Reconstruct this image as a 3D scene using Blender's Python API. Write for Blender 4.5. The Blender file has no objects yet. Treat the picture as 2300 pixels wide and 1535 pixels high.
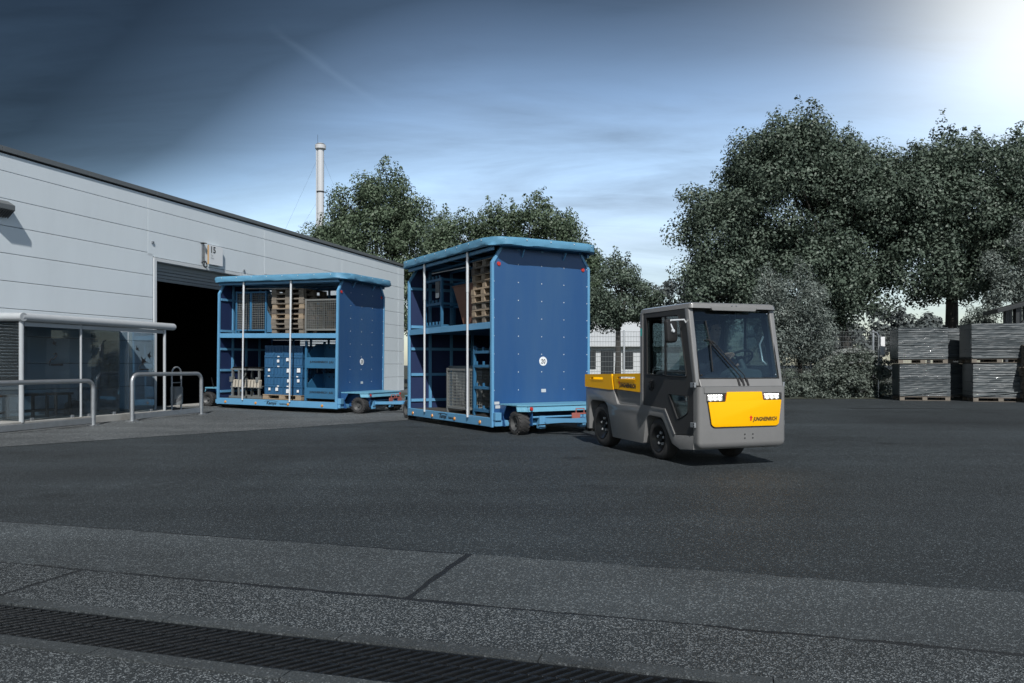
import bpy, bmesh, math, random
from mathutils import Vector, Matrix, Euler
SC = bpy.context.scene
COL = SC.collection
R = math.radians
# ------------------------------------------------------------------ camera
cam_d = bpy.data.cameras.new('camera'); cam = bpy.data.objects.new('camera', cam_d); COL.objects.link(cam)
cam_d.sensor_width = 36.0; cam_d.lens = 1734/2300*36.0
cam_d.shift_y = (820-767.5)/2300
cam_d.clip_start = 0.05; cam_d.clip_end = 3000
cam.location = (0, 0, 1.2); cam.rotation_euler = (R(90), 0, 0)
SC.camera = cam
# ------------------------------------------------------------------ sun and sky
SUN_AZ = Vector((0.10, -0.99, 0)).normalized(); SUN_EL = R(44)
sun_d = bpy.data.lights.new('sun', 'SUN'); sun = bpy.data.objects.new('sun', sun_d); COL.objects.link(sun)
sun_d.energy = 4.5; sun_d.angle = R(0.6); sun_d.color = (1.0, 0.98, 0.945)
sdir = Vector((SUN_AZ.x*math.cos(SUN_EL), SUN_AZ.y*math.cos(SUN_EL), math.sin(SUN_EL)))
sun.rotation_euler = sdir.to_track_quat('Z', 'Y').to_euler()
sun.location = sdir*60
W = bpy.data.worlds.new('World'); SC.world = W; W.use_nodes = True
def world_nodes():
    nt = W.node_tree; nt.nodes.clear()
    N = lambda t: nt.nodes.new(t); Lk = nt.links.new
    def M(op, a, b=None, c=None, clamp=False):
        n = N('ShaderNodeMath'); n.operation = op; n.use_clamp = clamp
        for i, v in enumerate((a, b, c)):
            if v is None: continue
            if isinstance(v, (int, float)): n.inputs[i].default_value = v
            else: Lk(v, n.inputs[i])
        return n.outputs[0]
    def ramp(v, pts):
        r = N('ShaderNodeValToRGB'); e = r.color_ramp.elements
        while len(e) < len(pts): e.new(0.5)
        for k, (p, c) in enumerate(pts):
            e[k].position = p; e[k].color = (*c, 1) if len(c) == 3 else c
        Lk(v, r.inputs[0]); return r.outputs[0]
    def mixc(f, a, b, mode='MIX'):
        n = N('ShaderNodeMix'); n.data_type = 'RGBA'; n.blend_type = mode
        if isinstance(f, (int, float)): n.inputs[0].default_value = f
        else: Lk(f, n.inputs[0])
        for i, v in ((6, a), (7, b)):
            if isinstance(v, tuple): n.inputs[i].default_value = (*v, 1)
            else: Lk(v, n.inputs[i])
        return n.outputs[2]
    out = N('ShaderNodeOutputWorld'); bg = N('ShaderNodeBackground'); bg.inputs[1].default_value = 0.1
    sky = N('ShaderNodeTexSky'); sky.sky_type = 'NISHITA'; sky.sun_disc = False
    sky.sun_elevation = SUN_EL; sky.sun_rotation = math.atan2(SUN_AZ.x, SUN_AZ.y)
    sky.altitude = 200; sky.dust_density = 0.6; sky.ozone_density = 1.6
    tc = N('ShaderNodeTexCoord'); sp = N('ShaderNodeSeparateXYZ'); Lk(tc.outputs['Generated'], sp.inputs[0])
    x, y, z = sp.outputs
    # thin dark cloud deck: covers the upper sky, leaves a clear strip above the horizon
    zz = M('MAXIMUM', z, 0.0); den = M('ADD', zz, 0.18)
    cx = M('DIVIDE', x, den); cy = M('DIVIDE', y, den)
    cmb = N('ShaderNodeCombineXYZ'); Lk(M('MULTIPLY', cx, 0.75), cmb.inputs[0]); Lk(M('MULTIPLY', cy, 2.1), cmb.inputs[1])
    rot = N('ShaderNodeMapping'); rot.inputs['Rotation'].default_value = (0, 0, R(-14)); Lk(cmb.outputs[0], rot.inputs[0])
    def noise(scale, detail, rough, dist):
        n = N('ShaderNodeTexNoise'); Lk(rot.outputs[0], n.inputs['Vector'])
        n.inputs['Scale'].default_value = scale; n.inputs['Detail'].default_value = detail
        n.inputs['Roughness'].default_value = rough; n.inputs['Distortion'].default_value = dist
        return n.outputs[0]
    n1 = noise(0.9, 9, 0.58, 1.1); n2 = noise(2.3, 10, 0.62, 0.6)
    wisps = M('ADD', M('MULTIPLY', n1, 0.65), M('MULTIPLY', n2, 0.35))
    wav = M('MULTIPLY', M('SUBTRACT', wisps, 0.5), 2.2)                   # about -0.6 .. 0.6
    mx_ = M('MAXIMUM', M('MULTIPLY', x, -1.0), 0.0)
    left = M('MULTIPLY', M('MULTIPLY', M('MULTIPLY', mx_, mx_), 2.5), M('MINIMUM', M('MULTIPLY', zz, 2.0), 0.5))   # the deck hangs lower on the hall's side
    el = M('ADD', M('ADD', z, M('MULTIPLY', wav, M('MULTIPLY', zz, 0.24))), left)
    tint = ramp(M('ADD', el, 0.0), SKY_TINT)
    base = mixc(1.0, mixc(1.0, sky.outputs[0], tint, 'MULTIPLY'), (1.92, 1.83, 1.74), 'MULTIPLY')
    lift = M('ADD', 1.0, M('MULTIPLY', wav, M('MULTIPLY', M('MINIMUM', zz, 0.3), 3.2)))
    lift = M('MAXIMUM', lift, 0.35)
    lc = N('ShaderNodeCombineColor')
    for i in range(3): Lk(lift, lc.inputs[i])
    base = mixc(1.0, base, lc.outputs[0], 'MULTIPLY')
    # bright veil of cloud high on the right side of the yard
    g = Vector((0.690, 1.0, 0.455)).normalized()
    dt = N('ShaderNodeVectorMath'); dt.operation = 'DOT_PRODUCT'; dt.inputs[1].default_value = g
    nv = N('ShaderNodeVectorMath'); nv.operation = 'NORMALIZE'; Lk(tc.outputs['Generated'], nv.inputs[0]); Lk(nv.outputs[0], dt.inputs[0])
    d = M('MAXIMUM', dt.outputs['Value'], 0.0)
    core = M('POWER', d, 170.0); wide = M('POWER', d, 38.0); broad = M('POWER', d, 6.0)
    veil = M('ADD', M('MULTIPLY', core, VEIL[0]), M('ADD', M('MULTIPLY', wide, VEIL[1]), M('MULTIPLY', broad, VEIL[2])))
    vc = mixc(d, (0.50, 0.72, 1.0), (1.0, 0.955, 0.80))
    vv = N('ShaderNodeVectorMath'); vv.operation = 'SCALE'; Lk(vc, vv.inputs[0]); Lk(veil, vv.inputs['Scale'])
    fin = mixc(1.0, base, vv.outputs[0], 'ADD')
    # old vapour trail
    d1 = Vector((-0.311, 1, 0.435)).normalized(); d2 = Vector((-0.156, 1, 0.329)).normalized(); pn = d1.cross(d2).normalized(); along = (d2-d1).normalized()
    q1 = N('ShaderNodeVectorMath'); q1.operation = 'DOT_PRODUCT'; q1.inputs[1].default_value = pn; Lk(nv.outputs[0], q1.inputs[0])
    q2 = N('ShaderNodeVectorMath'); q2.operation = 'DOT_PRODUCT'; q2.inputs[1].default_value = along; Lk(nv.outputs[0], q2.inputs[0])
    s0, s1 = d1.dot(along), d2.dot(along)
    pos = M('DIVIDE', M('SUBTRACT', q2.outputs['Value'], s0), s1-s0)
    wid = M('MULTIPLY_ADD', M('SUBTRACT', n2, 0.5), 0.012, 0.0065)
    off = M('ABSOLUTE', M('ADD', q1.outputs['Value'], M('MULTIPLY', M('SUBTRACT', n1, 0.5), 0.02)))
    tr = M('SUBTRACT', 1.0, M('DIVIDE', off, M('MAXIMUM', wid, 0.002)), clamp=True)
    ends = M('MULTIPLY', M('MULTIPLY', M('ADD', pos, 0.05), 4.0, clamp=True), M('MULTIPLY', M('SUBTRACT', 1.05, pos), 2.5, clamp=True))
    trail = M('MULTIPLY', M('MULTIPLY', tr, ends), 0.34)
    tv = N('ShaderNodeVectorMath'); tv.operation = 'SCALE'; tv.inputs[0].default_value = (0.55, 0.75, 1.0); Lk(trail, tv.inputs['Scale'])
    fin = mixc(1.0, fin, tv.outputs[0], 'ADD')
    Lk(fin, bg.inputs[0]); Lk(bg.outputs[0], out.inputs[0])
SKY_TINT = [(0.0, (0.46, 0.50, 0.55)), (0.07, (0.64, 0.63, 0.645)), (0.16, (0.93, 0.84, 0.80)), (0.25, (1.03, 1.0, 0.96)),
            (0.34, (0.64, 0.66, 0.67)), (0.44, (0.215, 0.235, 0.24)), (0.58, (0.085, 0.098, 0.103)), (1.0, (0.12, 0.135, 0.14))]
VEIL = (6.5, 1.7, 0.10)
world_nodes()
SC.view_settings.view_transform = 'Standard'; SC.view_settings.look = 'None'
SC.view_settings.exposure = 0.0; SC.view_settings.gamma = 1.0; SC.view_settings.use_curve_mapping = False
SC.render.engine = 'CYCLES'
SC.cycles.max_bounces = 8; SC.cycles.transparent_max_bounces = 16; SC.cycles.caustics_reflective = False; SC.cycles.caustics_refractive = False
SC.cycles.sample_clamp_indirect = 6.0
# ------------------------------------------------------------------ materials
MAT = {}
def mat(name, col, rough=0.6, metal=0.0, var=0.12, vscale=3.0, bump=0.0, bscale=40.0, spec=0.5, dirt=0.0, dcol=(0.06, 0.05, 0.04), dscale=1.5,
        coat=0.0, stretch=None, emit=None, estr=0.0):
    m = bpy.data.materials.new(name); m.use_nodes = True; nt = m.node_tree; N = nt.nodes; Lk = nt.links.new
    p = N['Principled BSDF']; p.inputs['Roughness'].default_value = rough; p.inputs['Metallic'].default_value = metal
    p.inputs['Specular IOR Level'].default_value = spec; p.inputs['Coat Weight'].default_value = coat
    tc = N.new('ShaderNodeTexCoord'); src = tc.outputs['Object']
    if stretch:
        mp = N.new('ShaderNodeMapping'); mp.inputs['Scale'].default_value = stretch; Lk(src, mp.inputs[0]); src = mp.outputs[0]
    nz = N.new('ShaderNodeTexNoise'); nz.inputs['Scale'].default_value = vscale; nz.inputs['Detail'].default_value = 6; nz.inputs['Roughness'].default_value = 0.65
    Lk(src, nz.inputs['Vector'])
    mx = N.new('ShaderNodeMix'); mx.data_type = 'RGBA'
    mx.inputs[6].default_value = (*[max(0, c*(1-var)) for c in col], 1); mx.inputs[7].default_value = (*[min(1, c*(1+var)) for c in col], 1)
    Lk(nz.outputs[0], mx.inputs[0]); cur = mx.outputs[2]
    if dirt > 0:
        n2 = N.new('ShaderNodeTexNoise'); n2.inputs['Scale'].default_value = dscale; n2.inputs['Detail'].default_value = 9; n2.inputs['Roughness'].default_value = 0.7
        Lk(src, n2.inputs['Vector'])
        rp = N.new('ShaderNodeMapRange'); rp.inputs[1].default_value = 0.46; rp.inputs[2].default_value = 0.72; rp.inputs[3].default_value = 0; rp.inputs[4].default_value = dirt
        Lk(n2.outputs[0], rp.inputs[0])
        m2 = N.new('ShaderNodeMix'); m2.data_type = 'RGBA'; Lk(rp.outputs[0], m2.inputs[0]); Lk(cur, m2.inputs[6]); m2.inputs[7].default_value = (*dcol, 1)
        cur = m2.outputs[2]
    Lk(cur, p.inputs['Base Color'])
    if rough > 0.08:
        rr = N.new('ShaderNodeMapRange'); rr.inputs[3].default_value = max(0.02, rough-0.1); rr.inputs[4].default_value = min(1, rough+0.1)
        Lk(nz.outputs[0], rr.inputs[0]); Lk(rr.outputs[0], p.inputs['Roughness'])
    if bump > 0:
        nb = N.new('ShaderNodeTexNoise'); nb.inputs['Scale'].default_value = bscale; nb.inputs['Detail'].default_value = 4; Lk(src, nb.inputs['Vector'])
        b = N.new('ShaderNodeBump'); b.inputs['Strength'].default_value = bump; b.inputs['Distance'].default_value = 0.01
        Lk(nb.outputs[0], b.inputs['Height']); Lk(b.outputs[0], p.inputs['Normal'])
    if emit:
        p.inputs['Emission Color'].default_value = (*emit, 1); p.inputs['Emission Strength'].default_value = estr
    MAT[name] = m; return m
def glass(name, tint=(0.7, 0.78, 0.8), refl=0.06, rough=0.0, dust=0.0):
    m = bpy.data.materials.new(name); m.use_nodes = True; nt = m.node_tree; nt.nodes.clear(); N = nt.nodes.new; Lk = nt.links.new
    o = N('ShaderNodeOutputMaterial'); tr = N('ShaderNodeBsdfTransparent'); tr.inputs[0].default_value = (*tint, 1)
    gl = N('ShaderNodeBsdfGlossy'); gl.inputs['Roughness'].default_value = rough
    fr = N('ShaderNodeLayerWeight'); fr.inputs[0].default_value = 0.25
    mr = N('ShaderNodeMapRange'); mr.inputs[3].default_value = refl; mr.inputs[4].default_value = 0.75; Lk(fr.outputs['Fresnel'], mr.inputs[0])
    mx = N('ShaderNodeMixShader'); Lk(mr.outputs[0], mx.inputs[0]); Lk(tr.outputs[0], mx.inputs[1]); Lk(gl.outputs[0], mx.inputs[2])
    cur = mx.outputs[0]
    if dust > 0:
        df = N('ShaderNodeBsdfDiffuse'); df.inputs[0].default_value = (0.45, 0.5, 0.52, 1)
        nz = N('ShaderNodeTexNoise'); nz.inputs['Scale'].default_value = 2.5; nz.inputs['Detail'].default_value = 8
        tcn = N('ShaderNodeTexCoord'); Lk(tcn.outputs['Object'], nz.inputs['Vector'])
        m3 = N('ShaderNodeMath'); m3.operation = 'MULTIPLY'; m3.inputs[1].default_value = dust; Lk(nz.outputs[0], m3.inputs[0])
        m2 = N('ShaderNodeMixShader'); Lk(m3.outputs[0], m2.inputs[0]); Lk(cur, m2.inputs[1]); Lk(df.outputs[0], m2.inputs[2]); cur = m2.outputs[0]
    Lk(cur, o.inputs[0]); MAT[name] = m; return m
# ------------------------------------------------------------------ mesh helpers
class MB:
    def __init__(s): s.v = []; s.f = []
    def add(s, vs, fs):
        o = len(s.v); s.v.extend([tuple(p) for p in vs]); s.f.extend([tuple(i+o for i in f) for f in fs]); return s
    def box(s, x0, x1, y0, y1, z0, z1, m=None):
        vs = [Vector(p) for p in ((x0, y0, z0), (x1, y0, z0), (x1, y1, z0), (x0, y1, z0), (x0, y0, z1), (x1, y0, z1), (x1, y1, z1), (x0, y1, z1))]
        if m is not None: vs = [m @ p for p in vs]
        return s.add(vs, [(0, 3, 2, 1), (4, 5, 6, 7), (0, 1, 5, 4), (1, 2, 6, 5), (2, 3, 7, 6), (3, 0, 4, 7)])
    def cbox(s, c, d, m=None):
        return s.box(c[0]-d[0]/2, c[0]+d[0]/2, c[1]-d[1]/2, c[1]+d[1]/2, c[2]-d[2]/2, c[2]+d[2]/2, m)
    def beam(s, a, b, w, h, up=(0, 0, 1)):
        a = Vector(a); b = Vector(b); d = (b-a); L = d.length; d.normalize(); up = Vector(up)
        if abs(d.dot(up)) > 0.97: up = Vector((1, 0, 0))
        sx = d.cross(up).normalized(); sz = sx.cross(d).normalized()
        m = Matrix((( *sx, 0), (*d, 0), (*sz, 0), (0, 0, 0, 1))).transposed(); m.translation = a
        return s.box(-w/2, w/2, 0, L, -h/2, h/2, m)
    def tube(s, pts, r, n=10, caps=True, closed=False):
        pts = [Vector(p) for p in pts]; k = len(pts); rs = r if isinstance(r, (list, tuple)) else [r]*k
        ref = None; rings = []
        for i, p in enumerate(pts):
            if closed: d = (pts[(i+1) % k]-pts[i-1])
            elif i == 0: d = pts[1]-p
            elif i == k-1: d = p-pts[-2]
            else: d = (pts[i+1]-p).normalized()+(p-pts[i-1]).normalized()
            d.normalize()
            if ref is None:
                ref = Vector((0, 0, 1)) if abs(d.z) < 0.9 else Vector((1, 0, 0))
            a = d.cross(ref).normalized(); ref = a.cross(d).normalized()
            mit = 1.0
            rings.append([p+(a*math.cos(t)+ref*math.sin(t))*rs[i]*mit for t in [2*math.pi*j/n for j in range(n)]])
        vs = [q for rg in rings for q in rg]; fs = []
        for i in range(k if closed else k-1):
            i2 = (i+1) % k
            for j in range(n): fs.append((i*n+j, i*n+(j+1) % n, i2*n+(j+1) % n, i2*n+j))
        if caps and not closed: fs.append(tuple(range(n-1, -1, -1))); fs.append(tuple((k-1)*n+j for j in range(n)))
        return s.add(vs, fs)
    def lathe(s, prof, n=24, m=None, closed=False):
        # profile of (radius, axial) around local X axis
        vs = []; fs = []; k = len(prof)
        for i in range(n):
            t = 2*math.pi*i/n
            for r, a in prof: vs.append(Vector((a, r*math.cos(t), r*math.sin(t))))
        for i in range(n):
            i2 = (i+1) % n
            for j in range(k if closed else k-1):
                j2 = (j+1) % k
                fs.append((i*k+j, i*k+j2, i2*k+j2, i2*k+j))
        if not closed:
            fs.append(tuple(i*k for i in range(n))); fs.append(tuple(i*k+k-1 for i in range(n-1, -1, -1)))
        if m is not None: vs = [m @ p for p in vs]
        return s.add(vs, fs)
    def dome(s, c, nrm, r, h=0.5, n=8):
        nrm = Vector(nrm).normalized(); a = nrm.orthogonal().normalized(); b = nrm.cross(a); c = Vector(c)
        vs = [c+(a*math.cos(2*math.pi*i/n)+b*math.sin(2*math.pi*i/n))*r for i in range(n)]
        vs += [c+(a*math.cos(2*math.pi*i/n)+b*math.sin(2*math.pi*i/n))*r*0.6+nrm*r*h*0.8 for i in range(n)]
        vs.append(c+nrm*r*h)
        fs = [(i, (i+1) % n, n+(i+1) % n, n+i) for i in range(n)]+[(n+i, n+(i+1) % n, 2*n) for i in range(n)]
        return s.add(vs, fs)
    def prism(s, poly, fn, d0, d1):
        # poly: 2D outline; fn(u, v, d) -> 3D
        n = len(poly); vs = [fn(u, v, d0) for u, v in poly]+[fn(u, v, d1) for u, v in poly]
        return s.add(vs, [tuple(range(n-1, -1, -1)), tuple(range(n, 2*n))]+[(i, (i+1) % n, n+(i+1) % n, n+i) for i in range(n)])
    def mesh(s, name='mesh', bevel=0.0, seg=2, smooth=False, fixn=True):
        me = bpy.data.meshes.new(name); me.from_pydata(s.v, [], s.f)
        if fixn or bevel > 0:
            bm = bmesh.new(); bm.from_mesh(me)
            if bevel > 0:
                bmesh.ops.remove_doubles(bm, verts=bm.verts, dist=1e-5)
                bmesh.ops.recalc_face_normals(bm, faces=bm.faces)
                ed = [e for e in bm.edges if len(e.link_faces) == 2 and e.calc_face_angle(0) > 0.35]
                bmesh.ops.bevel(bm, geom=ed, offset=bevel, segments=seg, affect='EDGES', profile=0.6, clamp_overlap=True)
            bmesh.ops.recalc_face_normals(bm, faces=bm.faces)
            bm.to_mesh(me); bm.free()
        if smooth:
            me.polygons.foreach_set('use_smooth', [True]*len(me.polygons)); me.set_sharp_from_angle(angle=R(38))
        return me
    def build(s, name, mt, parent=None, bevel=0.0, seg=2, smooth=False, loc=None, rz=None, fixn=True):
        return put(name, s.mesh(name, bevel, seg, smooth, fixn), mt, parent, loc, rz)
def put(name, me, mt, parent=None, loc=None, rz=None):
    o = bpy.data.objects.new(name, me); COL.objects.link(o)
    if mt is not None and len(me.materials) == 0: me.materials.append(MAT[mt] if isinstance(mt, str) else mt)
    if parent is not None: o.parent = parent
    if loc is not None: o.location = loc
    if rz is not None: o.rotation_euler = (0, 0, rz)
    return o
def B(x0, x1, y0, y1, z0, z1): return MB().box(x0, x1, y0, y1, z0, z1)
def empty(name, loc=(0, 0, 0), rz=0.0, rot=None):
    o = bpy.data.objects.new(name, None); COL.objects.link(o); o.location = loc; o.rotation_euler = rot if rot is not None else (0, 0, rz)
    o.empty_display_size = 0.2; return o
def tag(o, label=None, cat=None, group=None, kind=None):
    if label: o['label'] = label
    if cat: o['category'] = cat
    if group: o['group'] = group
    if kind: o['kind'] = kind
    return o
def copy_tree(o, parent=None):
    c = o.copy(); COL.objects.link(c); c.parent = parent
    for ch in list(o.children): copy_tree(ch, c)
    return c
def plate(outer, holes, fn, d0, d1):
    """flat plate with holes: outline and holes as 2D loops, fn(u, v, d) -> 3D"""
    bm = bmesh.new(); edges = []; loops = [outer]+list(holes)
    for lp in loops:
        vs = [bm.verts.new((u, v, 0)) for u, v in lp]
        for i in range(len(vs)): edges.append(bm.edges.new((vs[i], vs[(i+1) % len(vs)])))
    r = bmesh.ops.triangle_fill(bm, use_beauty=True, use_dissolve=False, edges=edges)
    bm.verts.index_update(); V = [tuple(v.co) for v in bm.verts]; F = [tuple(v.index for v in f.verts) for f in bm.faces]; bm.free()
    n = len(V); mb = MB(); vs = [fn(u, v, d0) for u, v, _ in V]+[fn(u, v, d1) for u, v, _ in V]
    fs = F+[tuple(i+n for i in reversed(f)) for f in F]; k = 0
    for lp in loops:
        m = len(lp)
        for i in range(m): fs.append((k+i, k+(i+1) % m, n+k+(i+1) % m, n+k+i))
        k += m
    mb.add(vs, fs); return mb
def rrect(u0, u1, v0, v1, r, n=4):
    pts = []
    for cu, cv, a0 in ((u1-r, v1-r, 0), (u0+r, v1-r, 90), (u0+r, v0+r, 180), (u1-r, v0+r, 270)):
        for i in range(n+1):
            a = R(a0+90*i/n); pts.append((cu+r*math.cos(a), cv+r*math.sin(a)))
    return pts
def rpoly(poly, r, n=3):
    """round the corners of a 2D polygon"""
    out = []; k = len(poly); rs = r if isinstance(r, (list, tuple)) else [r]*k
    for i in range(k):
        p = Vector(poly[i]); a = Vector(poly[i-1])-p; b = Vector(poly[(i+1) % k])-p; q = min(rs[i], a.length*0.45, b.length*0.45)
        if q < 1e-4: out.append(tuple(p)); continue
        A = p+a.normalized()*q; Bp = p+b.normalized()*q
        for j in range(n+1):
            t = j/n; out.append(tuple((1-t)**2*A+2*t*(1-t)*p+t*t*Bp))
    return out
def text_mesh(txt, size, depth=0.002, bold=0.0, shear=0.0, space=1.0):
    c = bpy.data.curves.new('lettering', 'FONT'); c.body = txt; c.size = size; c.extrude = depth/2; c.offset = bold; c.shear = shear
    c.space_character = space; c.align_x = 'CENTER'; c.align_y = 'CENTER'; c.resolution_u = 3
    o = bpy.data.objects.new('lettering', c); COL.objects.link(o)
    dg = bpy.context.evaluated_depsgraph_get(); me = bpy.data.meshes.new_from_object(o.evaluated_get(dg))
    bpy.data.objects.remove(o); bpy.data.curves.remove(c); me.name = 'lettering'; return me
def text(name, txt, size, loc, right, up, mt, parent, width=None, **k):
    me = text_mesh(txt, size, **k)
    if width:
        xs = [v.co.x for v in me.vertices]; f = width/(max(xs)-min(xs)); me.transform(Matrix.Diagonal((f, 1, 1, 1)))
    r = Vector(right).normalized(); u = Vector(up).normalized(); n = r.cross(u)
    m = Matrix(((*r, 0), (*u, 0), (*n, 0), (0, 0, 0, 1))).transposed(); m.translation = Vector(loc)
    me.transform(m); return put(name, me, mt, parent)
def ucoords(P, d, u, out, z=0.0):
    """point u metres along a wall from P (direction d), out metres in front of it"""
    return Vector((P[0]+d[0]*u+d[1]*out, P[1]+d[1]*u-d[0]*out, z))
# ------------------------------------------------------------------ material library
def asphalt(name, base, chip, dens, scale, rough=0.72, bump=0.35, patch=0.25, bdist=0.006, wear=0.28):
    m = bpy.data.materials.new(name); m.use_nodes = True; nt = m.node_tree; N = nt.nodes.new; Lk = nt.links.new
    p = nt.nodes['Principled BSDF']; tc = N('ShaderNodeTexCoord')
    def noise(s, d, r=0.6):
        n = N('ShaderNodeTexNoise'); n.inputs['Scale'].default_value = s; n.inputs['Detail'].default_value = d; n.inputs['Roughness'].default_value = r
        Lk(tc.outputs['Object'], n.inputs['Vector']); return n.outputs[0]
    big = noise(0.35, 6, 0.6); mid = noise(2.2, 5, 0.65); fine = noise(scale*1.3, 3, 0.7)
    vo = N('ShaderNodeTexVoronoi'); vo.inputs['Scale'].default_value = scale; vo.inputs['Randomness'].default_value = 1.0; Lk(tc.outputs['Object'], vo.inputs['Vector'])
    def mix(f, a, b):
        n = N('ShaderNodeMix'); n.data_type = 'RGBA'
        if isinstance(f, float): n.inputs[0].default_value = f
        else: Lk(f, n.inputs[0])
        for i, v in ((6, a), (7, b)):
            if isinstance(v, tuple): n.inputs[i].default_value = (*v, 1)
            else: Lk(v, n.inputs[i])
        return n.outputs[2]
    def mr(v, a, b, c, d):
        n = N('ShaderNodeMapRange'); Lk(v, n.inputs[0]); n.inputs[1].default_value = a; n.inputs[2].default_value = b; n.inputs[3].default_value = c; n.inputs[4].default_value = d; return n.outputs[0]
    lo = tuple(c*(1-patch) for c in base); hi = tuple(c*(1+patch) for c in base)
    c = mix(mr(big, 0.35, 0.65, 0, 1), lo, hi)
    c2 = mix(mr(mid, 0.3, 0.7, 0, 1), tuple(b*0.75 for b in base), tuple(b*1.2 for b in base)); c = mix(0.4, c, c2)
    c = mix(mr(fine, 0.42, 0.62, 0.72, 0.0), c, tuple(b*0.25 for b in base))
    sep = N('ShaderNodeSeparateColor'); Lk(vo.outputs['Color'], sep.inputs[0])
    chips = mr(sep.outputs[0], 1-dens, min(1.0, 1-dens+0.12), 0, 0.85)
    c = mix(chips, c, chip)
    # worn patches, faint wheel tracks and oil spots
    def mul(a, fac):
        n = N('ShaderNodeMix'); n.data_type = 'RGBA'; n.blend_type = 'MULTIPLY'; n.inputs[0].default_value = 1.0; Lk(a, n.inputs[6])
        k = N('ShaderNodeCombineColor'); [Lk(fac, k.inputs[i]) for i in range(3)]; Lk(k.outputs[0], n.inputs[7]); return n.outputs[2]
    st = N('ShaderNodeTexNoise'); st.inputs['Scale'].default_value = 0.22; st.inputs['Detail'].default_value = 9; st.inputs['Roughness'].default_value = 0.62; st.inputs['Distortion'].default_value = 0.8; Lk(tc.outputs['Object'], st.inputs['Vector'])
    c = mul(c, mr(st.outputs[0], 0.34, 0.66, 1-wear, 1+wear))
    mp = N('ShaderNodeMapping'); mp.inputs['Rotation'].default_value = (0, 0, R(52)); mp.inputs['Scale'].default_value = (0.10, 1.7, 1); Lk(tc.outputs['Object'], mp.inputs[0])
    tk = N('ShaderNodeTexNoise'); tk.inputs['Scale'].default_value = 1.0; tk.inputs['Detail'].default_value = 5; Lk(mp.outputs[0], tk.inputs['Vector'])
    c = mul(c, mr(tk.outputs[0], 0.35, 0.7, 1.12, 0.80))
    sp_n = N('ShaderNodeTexVoronoi'); sp_n.inputs['Scale'].default_value = 0.75; wv = N('ShaderNodeVectorMath'); wv.operation = 'ADD'
    nz_ = N('ShaderNodeTexNoise'); nz_.inputs['Scale'].default_value = 3.0; Lk(tc.outputs['Object'], nz_.inputs['Vector']); sv = N('ShaderNodeVectorMath'); sv.operation = 'SCALE'; sv.inputs['Scale'].default_value = 0.35; Lk(nz_.outputs['Color'], sv.inputs[0])
    Lk(tc.outputs['Object'], wv.inputs[0]); Lk(sv.outputs[0], wv.inputs[1]); Lk(wv.outputs[0], sp_n.inputs['Vector'])
    c = mul(c, mr(sp_n.outputs['Distance'], 0.06, 0.20, 0.62, 1.0))
    Lk(c, p.inputs['Base Color']); p.inputs['Specular IOR Level'].default_value = 0.45
    Lk(mr(sep.outputs[1], 0, 1, rough-0.22, min(1, rough+0.2)), p.inputs['Roughness'])
    hgt = N('ShaderNodeMath'); hgt.operation = 'ADD'; Lk(fine, hgt.inputs[0]); Lk(vo.outputs['Distance'], hgt.inputs[1])
    b = N('ShaderNodeBump'); b.inputs['Strength'].default_value = bump; b.inputs['Distance'].default_value = bdist; Lk(hgt.outputs[0], b.inputs['Height']); Lk(b.outputs[0], p.inputs['Normal'])
    MAT[name] = m; return m
asphalt('yard_asphalt', (0.031, 0.0395, 0.0450), (0.15, 0.18, 0.20), 0.13, 130, patch=0.32, bump=0.7)
asphalt('forecourt_asphalt', (0.095, 0.105, 0.110), (0.27, 0.29, 0.30), 0.18, 80, patch=0.25, bump=0.6)
asphalt('slab_asphalt', (0.068, 0.081, 0.089), (0.21, 0.24, 0.255), 0.18, 140, patch=0.25, bump=0.8)
asphalt('coarse_aggregate', (0.046, 0.057, 0.063), (0.32, 0.355, 0.375), 0.26, 165, rough=0.6, bump=0.9, patch=0.45, bdist=0.010)
asphalt('lip_concrete', (0.066, 0.077, 0.083), (0.14, 0.155, 0.165), 0.12, 120, patch=0.25)
mat('tar', (0.012, 0.013, 0.014), 0.55, var=0.3, vscale=20, bump=0.4, bscale=60)
mat('cast_iron', (0.016, 0.018, 0.020), 0.40, metal=0.5, var=0.35, vscale=14, bump=0.25, bscale=120, dirt=0.3, dcol=(0.05, 0.05, 0.05))
mat('drain_dark', (0.008, 0.008, 0.009), 0.9)
mat('soil', (0.035, 0.040, 0.028), 0.95, var=0.5, vscale=1.2, bump=0.8, bscale=14)
# ------------------------------------------------------------------ ground
BP = (-8.94, 19.3); BD = Vector((0.288, 0.958)).normalized()          # foot of the hall's facade
def gz(x, y):
    rx, ry = x-BP[0], y-BP[1]; u = rx*BD.x+ry*BD.y; out = rx*BD.y-ry*BD.x
    k = max(0.0, 1-max(out, 0.0)/4.2)**1.5
    return 0.095*k*min(1.0, max(0.0, (u+5.6)/4.6))
DD = Vector((0.962, -0.274)).normalized(); DN = Vector((0.274, 0.962)).normalized()   # along / across the drain in the foreground
def dr(a, n, z=0.0): return (DD.x*a+DN.x*n, DD.y*a+DN.y*n, z)
G0, G1 = 2.655, 3.01                                                     # the grate channel
mb = MB()
mb.add([dr(-400, G1+0.02), dr(400, G1+0.02), (900, 1500, 0), (-900, 1500, 0)], [(0, 1, 2, 3)])
mb.add([dr(-400, G0-0.02), dr(400, G0-0.02), dr(400, -150), dr(-400, -150)], [(3, 2, 1, 0)])
ground = tag(mb.build('ground', 'yard_asphalt'), 'dark asphalt yard', None, None, 'structure')
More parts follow.
